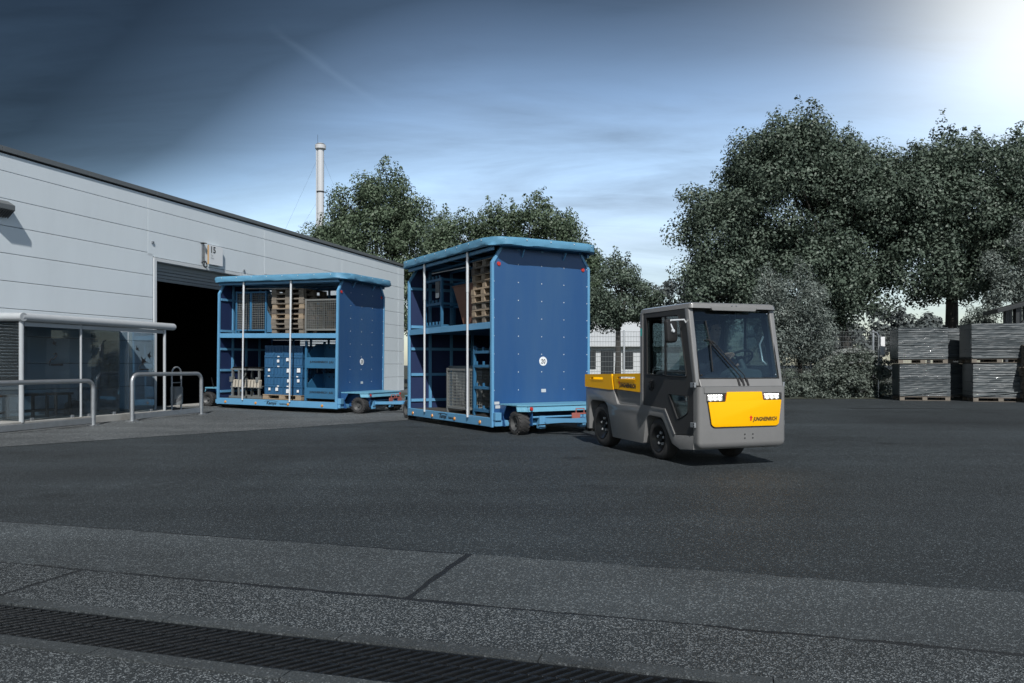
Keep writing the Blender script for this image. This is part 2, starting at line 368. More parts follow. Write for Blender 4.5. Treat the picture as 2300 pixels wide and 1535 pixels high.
# soil beyond the far edge of the yard
mb = MB(); vs = []; rnd = random.Random(4)
n = 120
for i in range(n+1):
    x = -60+i*1.2; e = 27.2+0.06*math.sin(x*2.3)+0.05*rnd.random()-(0.0 if x < 14 else 0.9)
    vs += [(x, e, 0.006), (x, e+0.5, 0.05+0.03*rnd.random()), (x, 300, 0.3)]
fs = []
for i in range(n):
    for j in range(2): fs.append((i*3+j, (i+1)*3+j, (i+1)*3+j+1, i*3+j+1))
mb.add(vs, fs); tag(mb.build('verge', 'soil'), 'dark planted verge beyond the yard', None, None, 'structure')
# lighter forecourt in front of the hall, rising a little towards the doorway
edge = [(-16.0, 4.2), (-11.0, 8.3), (-7.46, 11.25), (-5.9, 12.95), (-4.2, 14.7), (-2.35, 16.65), (-0.9, 19.0), (0.2, 23.0), (0.6, 30.0), (0.8, 36.0)]
mb = MB(); vs = []; rows = []
rnd = random.Random(7); pts = []
for i in range(len(edge)-1):
    a = Vector(edge[i]); b = Vector(edge[i+1]); k = max(2, int((b-a).length/0.18))
    for j in range(k): pts.append(a.lerp(b, j/k)+Vector((rnd.gauss(0, 0.010), rnd.gauss(0, 0.018))))
for p in pts:
    rel = p-Vector(BP); u = rel.dot(BD); far = Vector((BP[0], BP[1]))+BD*u+Vector((-BD.y, BD.x))*0.6
    row = []
    for t in (0, 0.03, 0.2, 0.4, 0.55, 0.68, 0.8, 0.9, 1.0):
        q = p.lerp(far, t); row.append(len(vs)); vs.append((q.x, q.y, 0.005+gz(q.x, q.y)))
    rows.append(row)
fs = [(rows[i][j], rows[i+1][j], rows[i+1][j+1], rows[i][j+1]) for i in range(len(rows)-1) for j in range(8)]
mb.add(vs, fs); tag(mb.build('forecourt', 'forecourt_asphalt', smooth=True), 'lighter worn asphalt forecourt in front of the hall', None, None, 'structure')
# foreground strips: slabs with recessed joints
paving = empty('paving_strip'); tag(paving, 'slabs bordering the drain in the foreground', None, None, 'structure')
def slab(a0, a1, n0, n1, z0, z1, mt, parent, name='slab', jit=0.006, seed=0, nb=0.0):
    rd = random.Random(seed); pts = []
    def run(p, q):
        L = math.hypot(q[0]-p[0], q[1]-p[1]); k = max(1, int(L/0.05)); w = 0
        for i in range(k):
            w = 0.7*w+rd.gauss(0, jit*0.7); t = i/k; e = 0 if i == 0 else w
            da, dn = (q[0]-p[0])/L, (q[1]-p[1])/L
            pts.append((p[0]+(q[0]-p[0])*t-dn*e, p[1]+(q[1]-p[1])*t+da*e))
    run((a0, n0), (a1, n0)); run((a1, n0), (a1, n1)); run((a1, n1), (a0, n1)); run((a0, n1), (a0, n0))
    b = MB(); b.prism(pts, lambda u, v, d: dr(u, v, d), z0, z1)
    return b.build(name, mt, parent)
J = 0.017
slab(-9.0, -1.594-J*1.3, 3.645+J, 4.60-0.004, -0.03, 0.006, 'slab_asphalt', paving, seed=1)
slab(-1.594+J*1.3, 7.5, 3.645+J, 4.615, -0.03, 0.006, 'slab_asphalt', paving, seed=2)
slab(-9.0, -3.645-J, 3.10+0.004, 3.645-J, -0.03, 0.006, 'coarse_aggregate', paving, seed=3)
slab(-3.645+J, 7.0, 3.10+0.004, 3.645-J, -0.03, 0.006, 'coarse_aggregate', paving, seed=4)
slab(-7.0, 7.0, 1.0, 2.565, -0.03, 0.008, 'coarse_aggregate', paving, seed=5)
b = MB(); b.add([dr(-9, 3.05, 0.0045), dr(8, 3.05, 0.0045), dr(8, 4.632, 0.0045), dr(-9, 4.614, 0.0045)], [(0, 1, 2, 3)])
b.build('joint_filling', 'tar', paving)
a = -8.85
k = 0
while a < 6:
    slab(a+0.003, a+0.897, G1+0.004, 3.096, -0.10, 0.012, 'lip_concrete', paving, name='kerb_stone', jit=0.002, seed=20+k)
    slab(a+0.003, a+0.897, 2.572, G0-0.004, -0.10, 0.012, 'lip_concrete', paving, name='kerb_stone', jit=0.002, seed=60+k)
    a += 0.9; k += 1
b = MB()
b.prism([(0, 0)], lambda *_: (0, 0, 0), 0, 0) if False else None
b.add([dr(-9, G0-0.004, 0.0), dr(7, G0-0.004, 0.0), dr(7, G0+0.03, -0.18), dr(-9, G0+0.03, -0.18), dr(-9, G1-0.03, -0.18), dr(7, G1-0.03, -0.18), dr(7, G1+0.004, 0), dr(-9, G1+0.004, 0)],
      [(0, 1, 2, 3), (3, 2, 5, 4), (4, 5, 6, 7)])
b.build('drain_channel', 'drain_dark', paving)
# cast iron grates: four rows of slanted bars in a frame
GL = 0.5; GW = G1-G0-0.012
def make_grate():
    root = empty('drain_grate')
    f = MB()
    for v in (0.0, GW): f.box(-GL/2+0.001, GL/2-0.001, v-0.012 if v else 0, v if v else 0.012, -0.03, -0.002)
    f.build('frame', 'cast_iron', root)
    rows_n = 3; rw = (GW-0.024)/rows_n
    for r_ in range(1, rows_n):
        B(-GL/2+0.001, GL/2-0.001, 0.012+r_*rw-0.005, 0.012+r_*rw+0.005, -0.03, -0.005).build('cross_bar', 'cast_iron', root)
    bar = MB(); bar.beam((-0.040, -rw/2+0.002, 0), (0.040, rw/2-0.002, 0), 0.017, 0.026)
    bme = bar.mesh('bar', bevel=0.003, seg=1); bme.materials.append(MAT['cast_iron'])
    for r_ in range(rows_n):
        for i in range(9):
            x = -GL/2+GL/18+i*GL/9+(0.010 if r_ % 2 else -0.010)
            put('bar', bme, None, root, (x, 0.012+(r_+0.5)*rw, -0.0145))
    return root
grate = make_grate(); ang = math.atan2(DD.y, DD.x)
words = ['second', 'third', 'fourth', 'fifth', 'sixth', 'seventh', 'eighth', 'ninth']
a = -0.35; gi = 0
spots = [-4.10+GL*i for i in range(9)]
for i, s in enumerate(spots):
    g_ = grate if i == 0 else copy_tree(grate)
    g_.location = dr(s, G0+0.006, 0.008+random.Random(i).uniform(-0.002, 0.001)); g_.rotation_euler = (0, 0, ang)
    w = 'black cast iron drain grate, last one cut off by the photo\'s lower edge' if i == len(spots)-1 else ('black cast iron drain grate, first one from the photo\'s left edge' if i == 0 else 'black cast iron drain grate, %s one from the photo\'s left edge' % words[i-1])
    tag(g_, w, 'drain grate', 'drain grates in the foreground')
# ------------------------------------------------------------------ the warehouse
mat('cladding', (0.71, 0.77, 0.81), 0.42, metal=0.0, var=0.035, vscale=0.7, spec=0.5, dirt=0.25, dcol=(0.55, 0.60, 0.635), dscale=0.9, stretch=(1, 1, 0.25), bump=0.16, bscale=1.4)
mat('flashing_metal', (0.16, 0.17, 0.175), 0.45, metal=0.4, var=0.1, vscale=1.0)
mat('dark_gap', (0.012, 0.013, 0.014), 0.9)
mat('hall_inside', (0.012, 0.011, 0.010), 0.95)  # near-black colour stands in for the darkness of the unlit interior
mat('trim_white', (0.60, 0.63, 0.65), 0.45, var=0.05)
mat('shutter_grey', (0.22, 0.24, 0.25), 0.45, var=0.08, vscale=2)
mat('galvanised', (0.42, 0.44, 0.46), 0.42, metal=0.75, var=0.22, vscale=9, bump=0.08, bscale=60)
mat('sign_white', (0.78, 0.80, 0.82), 0.4, var=0.03)
mat('ink_black', (0.012, 0.012, 0.013), 0.5)
mat('ink_grey', (0.42, 0.43, 0.45), 0.5)
mat('black_plastic', (0.018, 0.019, 0.020), 0.45, var=0.2)
mat('concrete', (0.34, 0.34, 0.325), 0.85, var=0.18, vscale=2.5, bump=0.25, bscale=30, dirt=0.6, dcol=(0.13, 0.11, 0.09), dscale=1.6)
mat('painted_steel', (0.42, 0.445, 0.465), 0.38, var=0.1, vscale=5, dirt=0.15, dcol=(0.2, 0.2, 0.2))
mat('cream', (0.40, 0.40, 0.36), 0.5, var=0.06)
mat('bench_wood', (0.045, 0.030, 0.022), 0.6, var=0.3, vscale=6, stretch=(1, 8, 8))
mat('blue_bag', (0.03, 0.14, 0.24), 0.35, var=0.3, vscale=9, bump=0.6, bscale=14)
mat('slate_grey', (0.10, 0.105, 0.11), 0.5, var=0.1)
glass('shelter_glass', (0.60, 0.68, 0.73), 0.03, dust=0.06)
hz = math.atan2(BD.y, BD.x)
hall = empty('warehouse', (BP[0], BP[1], 0), hz)
tag(hall, 'long grey warehouse clad in wide horizontal metal panels with an open doorway', 'warehouse')
ROWS = [5.40, 5.05, 4.505, 3.97, 3.422, 2.873, 2.325, 1.78, 1.235, 0.69, 0.10]
BAYS = [-14.7, -9.9, -5.1, -0.29, 4.53, 9.30, 14.08, 14.68]
D0, D1, DH = 0.0, 3.34, 3.79                                             # doorway
g = 0.0048
def wall_panel(u0, u1, z0, z1):
    B(u0+g, u1-g, -0.055, 0.0, z0+g, z1-g).build('panel', 'cladding', hall, bevel=0.007, seg=2)
for i in range(len(BAYS)-1):
    for j in range(len(ROWS)-1):
        u0, u1, z1, z0 = BAYS[i], BAYS[i+1], ROWS[j], ROWS[j+1]
        if i == 2 and z1 < 4.0: u1 = -0.11
        if i == 3:
            if j == 2: z0 = 3.885
            elif j > 2:
                if j == 3: z1 = 3.885
                u0 = D1+0.11
        wall_panel(u0, u1, z0, z1)
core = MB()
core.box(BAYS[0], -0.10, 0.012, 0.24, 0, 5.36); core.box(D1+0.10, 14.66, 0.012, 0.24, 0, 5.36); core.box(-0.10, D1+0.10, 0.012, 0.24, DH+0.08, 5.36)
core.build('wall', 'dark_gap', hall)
b = MB(); b.box(14.60, 14.675, 0.26, 20, 0, 5.38); b.box(BAYS[0], 14.6, 19.8, 20, 0, 5.38); b.box(BAYS[0], BAYS[0]+0.2, 0.26, 19.8, 0, 5.38); b.build('end_wall', 'cladding', hall)
B(BAYS[0]-0.02, 14.69, 0.05, 20.02, 5.41, 5.47).build('roof', 'flashing_metal', hall)
b = MB(); b.box(BAYS[0], 14.68, -0.06, 0.05, 5.402, 5.428); b.build('shadow_gap', 'dark_gap', hall)
u = -14.7
while u < 14.6:
    B(u+0.003, min(u+2.1, 14.75)-0.003, -0.095, 0.10, 5.43, 5.535).build('flashing', 'flashing_metal', hall, bevel=0.006); u += 2.1
# doorway
b = MB(); b.box(D0-0.09, D0, -0.075, 0.24, 0, DH+0.085); b.box(D1, D1+0.09, -0.075, 0.24, 0, DH+0.085); b.box(D0+0.001, D1-0.001, -0.074, 0.24, DH, DH+0.085)
b.build('door_frame', 'trim_white', hall, bevel=0.004)
shut = B(D0+0.02, D1-0.02, 0.10, 0.17, DH-0.13, DH-0.002).build('roller_shutter', 'shutter_grey', hall)
for k in range(4):
    z1 = DH-0.13-k*0.085
    B(D0+0.02, D1-0.02, 0.115, 0.155, z1-0.080, z1-0.004).build('slat', 'shutter_grey', shut, bevel=0.008)
for q0, q1 in ((D0+0.001, D0+0.07), (D1-0.07, D1-0.001)): B(q0, q1, 0.09, 0.18, 0, DH-0.15).build('guide_rail', 'shutter_grey', hall)
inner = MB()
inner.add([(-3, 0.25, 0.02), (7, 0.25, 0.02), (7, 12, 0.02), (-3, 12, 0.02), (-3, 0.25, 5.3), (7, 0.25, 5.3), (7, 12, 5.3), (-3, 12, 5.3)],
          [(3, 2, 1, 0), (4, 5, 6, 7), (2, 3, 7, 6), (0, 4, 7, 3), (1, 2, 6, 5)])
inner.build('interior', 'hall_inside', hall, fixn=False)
B(D0, D1, -0.12, 0.6, -0.05, 0.125).build('threshold', 'concrete', hall, bevel=0.01)
for (u, z) in ((-0.13, 4.24), (3.52, 3.97)):
    s = B(u-0.035, u+0.035, -0.085, -0.057, z-0.03, z+0.03).build('door_sensor', 'galvanised', hall, bevel=0.006); MB().dome((u, -0.086, z), (0, -1, 0), 0.012).build('lens', 'ink_black', s)
def on_hall(u, out, z=0.0): return ucoords(BP, (BD.x, BD.y), u, out, z)
# window with outside blind, seen through the shelter
win = empty('window'); win.parent = hall
B(-6.4, -3.72, -0.075, -0.058, 0.80, 2.12).build('pane', 'black_plastic', win)
b = MB(); b.box(-6.44, -3.68, -0.10, -0.076, 2.12, 2.2); b.box(-3.72, -3.66, -0.10, -0.076, 0.76, 2.119); b.box(-6.44, -3.68, -0.10, -0.076, 0.72, 0.759); b.build('frame', 'trim_white', win)
me = MB().box(-1.28, 1.28, -0.028, 0.028, -0.003, 0.003, Matrix.Rotation(R(-30), 4, 'X')).mesh('slat'); me.materials.append(MAT['trim_white'])
for k in range(19): put('slat', me, None, win, (-5.05, -0.135, 2.09-k*0.062))
# louvred vent hood high on the wall
vent = empty('vent_hood', on_hall(-4.28, 0.058, 4.13), hz); tag(vent, 'dark metal vent hood with louvres high on the hall wall', 'vent hood')
prof = [(0, 0.0), (0, 0.30), (-0.06, 0.32), (-0.24, 0.22), (-0.24, 0.12), (-0.06, 0.0)]
b = MB(); b.prism(prof, lambda u, v, d: (d, u, v), -0.30, 0.18); b.build('housing', 'flashing_metal', vent, bevel=0.008)
for k in range(9):
    x = -0.27+k*0.052
    MB().add([(x, -0.25, 0.125), (x+0.012, -0.25, 0.125), (x+0.012, -0.065, -0.012), (x, -0.065, -0.012), (x, -0.24, 0.105), (x+0.012, -0.24, 0.105), (x+0.012, -0.07, -0.03), (x, -0.07, -0.03)],
             [(0, 1, 2, 3), (7, 6, 5, 4), (0, 4, 5, 1), (1, 5, 6, 2), (2, 6, 7, 3), (3, 7, 4, 0)]).build('louvre', 'black_plastic', vent)
# gate number sign and the bracket beside it
sg = empty('gate_sign', on_hall(2.148, 0.06, 4.21), hz); tag(sg, 'white square gate sign with the number 15 above the doorway', 'sign')
B(-0.29, 0.29, -0.10, -0.045, -0.262, 0.262).build('board', 'sign_white', sg, bevel=0.006)
b = MB(); b.box(-0.2, -0.14, -0.044, 0.0, -0.2, 0.2); b.box(0.14, 0.2, -0.044, 0.0, -0.2, 0.2); b.build('mounting', 'galvanised', sg)
mat('wood_edge', (0.42, 0.27, 0.14), 0.6)
B(-0.296, -0.2905, -0.10, -0.05, -0.26, 0.26).build('edge_strip', 'wood_edge', sg)
text('number', '15', 0.24, (-0.13, -0.1025, 0.135), (1, 0, 0), (0, 0, 1), 'ink_black', sg, bold=0.006)
text('caption', 'Tor', 0.068, (-0.175, -0.1025, -0.015), (1, 0, 0), (0, 0, 1), 'ink_grey', sg)
text('caption', 'Gate', 0.068, (-0.16, -0.1025, -0.085), (1, 0, 0), (0, 0, 1), 'ink_grey', sg)
br = empty('flag_bracket', on_hall(1.70, 0.06, 3.98), hz); tag(br, 'narrow metal bracket rail with a ring at its foot, beside the number sign', 'bracket')
B(-0.045, 0.045, -0.03, 0.0, 0.0, 0.50).build('rail', 'galvanised', br, bevel=0.004)
B(-0.07, 0.07, -0.10, 0.0, 0.505, 0.525).build('cap', 'black_plastic', br, bevel=0.004)
MB().tube([(0.07*math.cos(t), -0.10, -0.07+0.07*math.sin(t)) for t in [2*math.pi*i/14 for i in range(14)]], 0.016, 8, closed=True).build('ring', 'black_plastic', br, smooth=True)
B(-0.02, 0.02, -0.12, -0.031, 0.0, 0.03).build('arm', 'black_plastic', br)
for z in (0.12, 0.36): MB().dome((0, -0.03, z), (0, -1, 0), 0.014).build('bolt', 'ink_black', br)
# ------------------------------------------------------------------ smoking shelter
sh = empty('smoking_shelter', on_hall(0, 0, 0), hz); tag(sh, 'glass smoking shelter with a thick tube edged roof standing against the hall', 'shelter')
PZ = 0.17; FO = -1.5
B(-6.4, -1.2, FO-0.06, -0.06, -0.05, PZ).build('plinth', 'concrete', sh, bevel=0.015)
rz_ = 2.07; pr = 0.078
# roof rim: front tube and the return at the left end
front = [(-1.18, FO-0.05, rz_), (-1.30, FO-0.05, rz_)]+[(-5.03, FO-0.05, rz_)]
MB().tube([(-1.16, FO-0.03, rz_), (-1.17, FO-0.05, rz_), (-5.06, FO-0.05, rz_)], [0.05, pr, pr], 16).build('roof_beam', 'painted_steel', sh, smooth=True)
MB().tube([(-5.06, FO-0.12, rz_), (-5.06, -0.06, rz_+0.02)], pr, 16).build('roof_beam', 'painted_steel', sh, smooth=True)
B(-5.0, -1.25, FO+0.03, -0.06, rz_-0.03, rz_+0.015).build('roof_sheet', 'slate_grey', sh)
B(-4.95, -1.42, FO-0.02, FO+0.02, rz_-0.16, rz_-0.085).build('roof_rail', 'painted_steel', sh)
for (u, o, r_) in ((-5.03, FO-0.03, 0.042), (-3.69, FO, 0.026), (-1.41, FO-0.03, 0.032), (-4.86, -0.25, 0.03)):
    MB().tube([(u, o, PZ-0.02), (u, o, rz_-0.05)], r_, 14).build('post', 'painted_steel', sh, smooth=True)
panes = []
for (u0, u1) in ((-4.97, -3.72), (-3.66, -2.70), (-2.44, -1.69)):
    panes.append(B(u0, u1, FO-0.005, FO+0.005, PZ+0.03, rz_-0.165).build('glass_pane', 'shelter_glass', sh))
B(-4.995, -4.985, FO+0.06, -0.30, PZ+0.03, rz_-0.1).build('glass_pane', 'shelter_glass', sh)
B(-2.71, -2.70, FO+0.03, FO+0.5, PZ+0.03, rz_-0.165).build('glass_pane', 'shelter_glass', sh)
B(-2.45, -2.44, FO+0.03, -0.5, PZ+0.03, rz_-0.165).build('glass_pane', 'shelter_glass', sh)
for (u) in (-4.8, -3.9, -3.5, -2.85, -2.35, -1.8): B(u-0.03, u+0.03, FO-0.03, FO+0.03, PZ, PZ+0.05).build('clamp', 'galvanised', sh, bevel=0.005)
B(-4.35, -3.75, FO+0.2, FO+0.3, rz_-0.13, rz_-0.04).build('light_fitting', 'cream', sh, bevel=0.01)
bird = [(0.0, 0.55), (0.10, 0.42), (0.16, 0.15), (0.30, 0.06), (0.62, 0.16), (0.40, -0.02), (0.34, -0.16), (0.62, -0.50), (0.30, -0.30), (0.12, -0.26), (-0.10, -0.20), (-0.22, -0.05), (-0.14, 0.02), (-0.02, 0.20)]
def decal(poly, u, z, s, rot, pane):
    c, sn = math.cos(rot), math.sin(rot)
    MB().prism([(s*(p*c-q*sn), s*(p*sn+q*c)) for p, q in poly], lambda a, b_, d: (u+a, FO+d, z+b_), -0.0075, -0.0055).build('bird_sticker', 'ink_black', pane)
decal(bird, -4.33, 1.62, 0.13, 0.0, panes[0])
decal(bird, -2.22, 1.55, 0.13, 0.15, panes[2]); decal(bird, -2.05, 1.28, 0.22, 0.5, panes[2]); decal(bird, -1.87, 1.42, 0.18, -0.5, panes[2])
def cig(u, z, s, pane):
    B(u-0.5*s, u+0.75*s, FO-0.0075, FO-0.0055, z-0.07*s, z+0.07*s).build('cigarette_sticker', 'ink_black', pane)
    B(u-0.68*s, u-0.60*s, FO-0.0075, FO-0.0055, z-0.07*s, z+0.07*s).build('cigarette_sticker', 'ink_black', pane)
    pts = [(u-0.62*s, FO-0.007, z+0.14*s), (u-0.62*s, FO-0.007, z+0.3*s), (u-0.42*s, FO-0.007, z+0.52*s), (u-0.2*s, FO-0.007, z+0.48*s), (u-0.02*s, FO-0.007, z+0.66*s), (u+0.12*s, FO-0.007, z+0.8*s), (u+0.1*s, FO-0.007, z+0.98*s), (u-0.08*s, FO-0.007, z+1.02*s), (u-0.2*s, FO-0.007, z+0.86*s)]
    b_ = MB()
    for p, q in zip(pts, pts[1:]): b_.beam(p, q, 0.002, 0.045*s*2, up=(0, 1, 0)) if False else b_.tube([p, q], 0.045*s, 6)
    b_.build('smoke_sticker', 'ink_black', pane)
cig(-4.28, 1.20, 0.22, panes[0]); cig(-2.02, 1.10, 0.2, panes[2])
# bench inside the shelter
bn = empty('bench', on_hall(-4.25, 0.80, PZ), hz); tag(bn, 'dark slatted bench standing inside the glass shelter', 'bench')
for k in range(3): B(-0.85, 0.85, -0.22+k*0.15, -0.22+k*0.15+0.12, 0.43, 0.47).build('seat_slat', 'bench_wood', bn, bevel=0.006)
for x in (-0.8, -0.3, 0.25, 0.78):
    for y in (-0.19, 0.17): B(x-0.022, x+0.022, y-0.022, y+0.022, 0, 0.425).build('leg', 'black_plastic', bn)
for y in (-0.19, 0.17): B(-0.775, 0.755, y-0.015, y+0.015, 0.12, 0.15).build('stretcher', 'black_plastic', bn)
# ash column with a small tray, and a bag holder
ac = empty('ash_column', on_hall(-2.30, 0.85, PZ), hz); tag(ac, 'slim steel ash column with a pointed cap inside the shelter', 'ashtray')
MB().lathe([(0.0, 0.55), (0.035, 0.56), (0.035, 1.0), (0.05, 1.01), (0.02, 1.05), (0.008, 1.10), (0.0, 1.11)], 14, Matrix.Rotation(R(-90), 4, 'Y')).build('tube', 'galvanised', ac, smooth=True)
MB().tube([(0, 0, 0), (0, 0, 0.56)], 0.012, 8).build('pole', 'galvanised', ac)
MB().lathe([(0.0, 0.0), (0.13, 0.0), (0.13, 0.015), (0.0, 0.02)], 14, Matrix.Rotation(R(-90), 4, 'Y')).build('foot', 'galvanised', ac)
bh = empty('bag_holder', on_hall(-2.55, 0.55, PZ), hz); tag(bh, 'white bin with a blue rubbish bag inside the glass shelter', 'bin')
MB().lathe([(0.0, 0.0), (0.14, 0.0), (0.17, 0.34), (0.0, 0.34)], 18, Matrix.Rotation(R(-90), 4, 'Y')).build('drum', 'sign_white', bh, smooth=True)
rd = random.Random(3); b = MB(); prof = [(0.172, 0.26), (0.205, 0.30), (0.20, 0.42), (0.215, 0.50), (0.19, 0.53), (0.12, 0.46), (0.0, 0.42)]
b.lathe(prof, 22, Matrix.Rotation(R(-90), 4, 'Y')); b.v = [(x*(1+rd.uniform(-0.09, 0.09)), y*(1+rd.uniform(-0.09, 0.09)), z+rd.uniform(-0.015, 0.015)) for x, y, z in b.v]
b.build('bag', 'blue_bag', bh, smooth=True)
db = empty('ash_bucket', on_hall(-2.86, 0.45, PZ), hz); tag(db, 'low dark domed ash bucket on the shelter floor', 'bucket')
MB().lathe([(0.0, 0.0), (0.17, 0.0), (0.18, 0.12), (0.15, 0.22), (0.08, 0.27), (0.0, 0.285)], 18, Matrix.Rotation(R(-90), 4, 'Y')).build('bucket_body', 'slate_grey', db, smooth=True)
MB().tube([(-0.05, 0, 0.27), (-0.04, 0, 0.31), (0.04, 0, 0.31), (0.05, 0, 0.27)], 0.008, 6).build('handle', 'galvanised', db)
# guard rails
def hoop(u0, u1, top, label, base0, base1, out=1.95):
    o = empty('guard_rail', on_hall((u0+u1)/2, out, 0), hz); tag(o, label, 'guard rail', 'tube guard rails in front of the shelter')
    a, c = u0-(u0+u1)/2, u1-(u0+u1)/2; r = 0.16; pts = [(a, 0, base0)]
    pts += [(a+r-r*math.cos(R(t)), 0, top-r+r*math.sin(R(t))) for t in (0, 18, 36, 54, 72, 90)]
    pts += [(c-r+r*math.sin(R(t)), 0, top-r+r*math.cos(R(t))) for t in (0, 18, 36, 54, 72, 90)]; pts.append((c, 0, base1))
    MB().tube(pts, 0.043, 14).build('hoop', 'galvanised', o, smooth=True)
    b_ = MB(); b_.add([(a+0.04, 0.012, base0+0.04), (c-0.04, 0.012, base1+0.04), (c-0.04, 0.012, base1+0.15), (a+0.04, 0.012, base0+0.15), (a+0.04, -0.012, base0+0.04), (c-0.04, -0.012, base1+0.04), (c-0.04, -0.012, base1+0.15), (a+0.04, -0.012, base0+0.15)],
           [(0, 1, 2, 3), (7, 6, 5, 4), (0, 4, 5, 1), (1, 5, 6, 2), (2, 6, 7, 3), (3, 7, 4, 0)]); b_.build('kick_plate', 'galvanised', o, bevel=0.004)
    for x, z in ((a, base0), (c, base1)): B(x-0.09, x+0.09, -0.09, 0.09, z-0.015, z+0.012).build('base_plate', 'galvanised', o, bevel=0.004)
    return o
hoop(-2.83, -0.70, 1.0, 'steel tube guard rail between the shelter and the dark doorway', 0.03, 0.05)
hoop(-7.2, -3.83, 0.89, 'long steel tube guard rail in front of the shelter\'s bench', 0.0, 0.02)
# litter bin by the doorway
lb = empty('litter_bin', on_hall(-0.22, 0.85, gz(*on_hall(-0.22, 0.85).xy)), hz); tag(lb, 'grey litter bin hung in a tall hoop frame beside the dark doorway', 'litter bin')
pts = [(-0.16, 0, 0)]+[(-0.16*math.cos(R(t)), 0, 0.92+0.16*math.sin(R(t))) for t in range(0, 181, 20)]+[(0.16, 0, 0)]
MB().tube(pts, 0.02, 10).build('hoop_frame', 'galvanised', lb, smooth=True)
MB().lathe([(0.0, 0.16), (0.13, 0.16), (0.145, 0.22), (0.145, 0.58), (0.13, 0.60), (0.12, 0.58), (0.0, 0.50)], 22, Matrix.Rotation(R(-90), 4, 'Y')).build('basket', 'shutter_grey', lb, smooth=True)
b = MB(); n = 10
for k in range(n):
    t0, t1 = R(-160+14*k), R(-160+14*(k+1)); h0, h1 = 0.20+0.26*(k/n)**1.4, 0.20+0.26*((k+1)/n)**1.4
    q = lambda t, z: (0.148*math.cos(t), 0.148*math.sin(t), z)
    b.add([q(t0, h0), q(t1, h1), q(t1, h1+0.09), q(t0, h0+0.09)], [(0, 1, 2, 3)])
b.build('band', 'slate_grey', lb)
MB().tube([(-0.16, 0, 0.70), (0.16, 0, 0.70)], 0.012, 8).build('cross_tube', 'galvanised', lb)
# ------------------------------------------------------------------ tugger trailers
mat('light_blue', (0.115, 0.31, 0.515), 0.45, var=0.10, vscale=3, dirt=0.22, dcol=(0.05, 0.16, 0.25), dscale=2.2)
mat('tarp_blue', (0.105, 0.285, 0.44), 0.5, var=0.10, vscale=2.0, dirt=0.25, dcol=(0.05, 0.18, 0.30), dscale=1.3, bump=0.5, bscale=6)
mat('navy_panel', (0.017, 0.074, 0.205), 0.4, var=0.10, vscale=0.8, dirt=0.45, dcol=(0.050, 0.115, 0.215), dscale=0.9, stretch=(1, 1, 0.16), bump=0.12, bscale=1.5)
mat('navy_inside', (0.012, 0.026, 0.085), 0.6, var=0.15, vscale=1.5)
mat('rivet_white', (0.60, 0.63, 0.66), 0.3, var=0.02)
mat('pole_silver', (0.70, 0.73, 0.76), 0.35, metal=0.3, var=0.06, vscale=8)
mat('deck_ply', (0.05, 0.047, 0.042), 0.75, var=0.3, vscale=5, bump=0.15, bscale=30)
mat('tyre', (0.032, 0.032, 0.033), 0.7, var=0.35, vscale=12, bump=0.2, bscale=60, dirt=0.35, dcol=(0.055, 0.053, 0.05), dscale=5)
mat('rim_dark', (0.014, 0.015, 0.016), 0.30, var=0.2, metal=0.3)
mat('rim_grey', (0.075, 0.078, 0.08), 0.45, var=0.25, vscale=8, dirt=0.4, dcol=(0.03, 0.03, 0.03))
mat('red_lens', (0.45, 0.03, 0.025), 0.2, var=0.1)
mat('amber_lens', (0.60, 0.26, 0.06), 0.2, var=0.1)
mat('rust_red', (0.36, 0.11, 0.09), 0.55, var=0.2, vscale=8, dirt=0.4, dcol=(0.12, 0.05, 0.04))
mat('label_grey', (0.5, 0.53, 0.55), 0.5)
def checker_mat():
    m = mat('checker_plate', (0.14, 0.36, 0.50), 0.4, var=0.12, vscale=5, dirt=0.25, dcol=(0.07, 0.17, 0.25)); nt = m.node_tree; N = nt.nodes.new; Lk = nt.links.new
    tc = N('ShaderNodeTexCoord'); w = []
    for a in (45, -45):
        mp = N('ShaderNodeMapping'); mp.inputs['Rotation'].default_value = (0, 0, R(a)); mp.inputs['Scale'].default_value = (14, 38, 14); Lk(tc.outputs['Object'], mp.inputs[0])
        v = N('ShaderNodeTexVoronoi'); v.inputs['Randomness'].default_value = 0.0; v.inputs['Scale'].default_value = 1.0; Lk(mp.outputs[0], v.inputs['Vector']); w.append(v.outputs['Distance'])
    mn = N('ShaderNodeMath'); mn.operation = 'MINIMUM'; Lk(w[0], mn.inputs[0]); Lk(w[1], mn.inputs[1])
    b = N('ShaderNodeBump'); b.invert = True; b.inputs['Strength'].default_value = 0.8; b.inputs['Distance'].default_value = 0.006; Lk(mn.outputs[0], b.inputs['Height'])
    Lk(b.outputs[0], nt.nodes['Principled BSDF'].inputs['Normal'])
checker_mat()
TL, TW = 3.75, 2.1
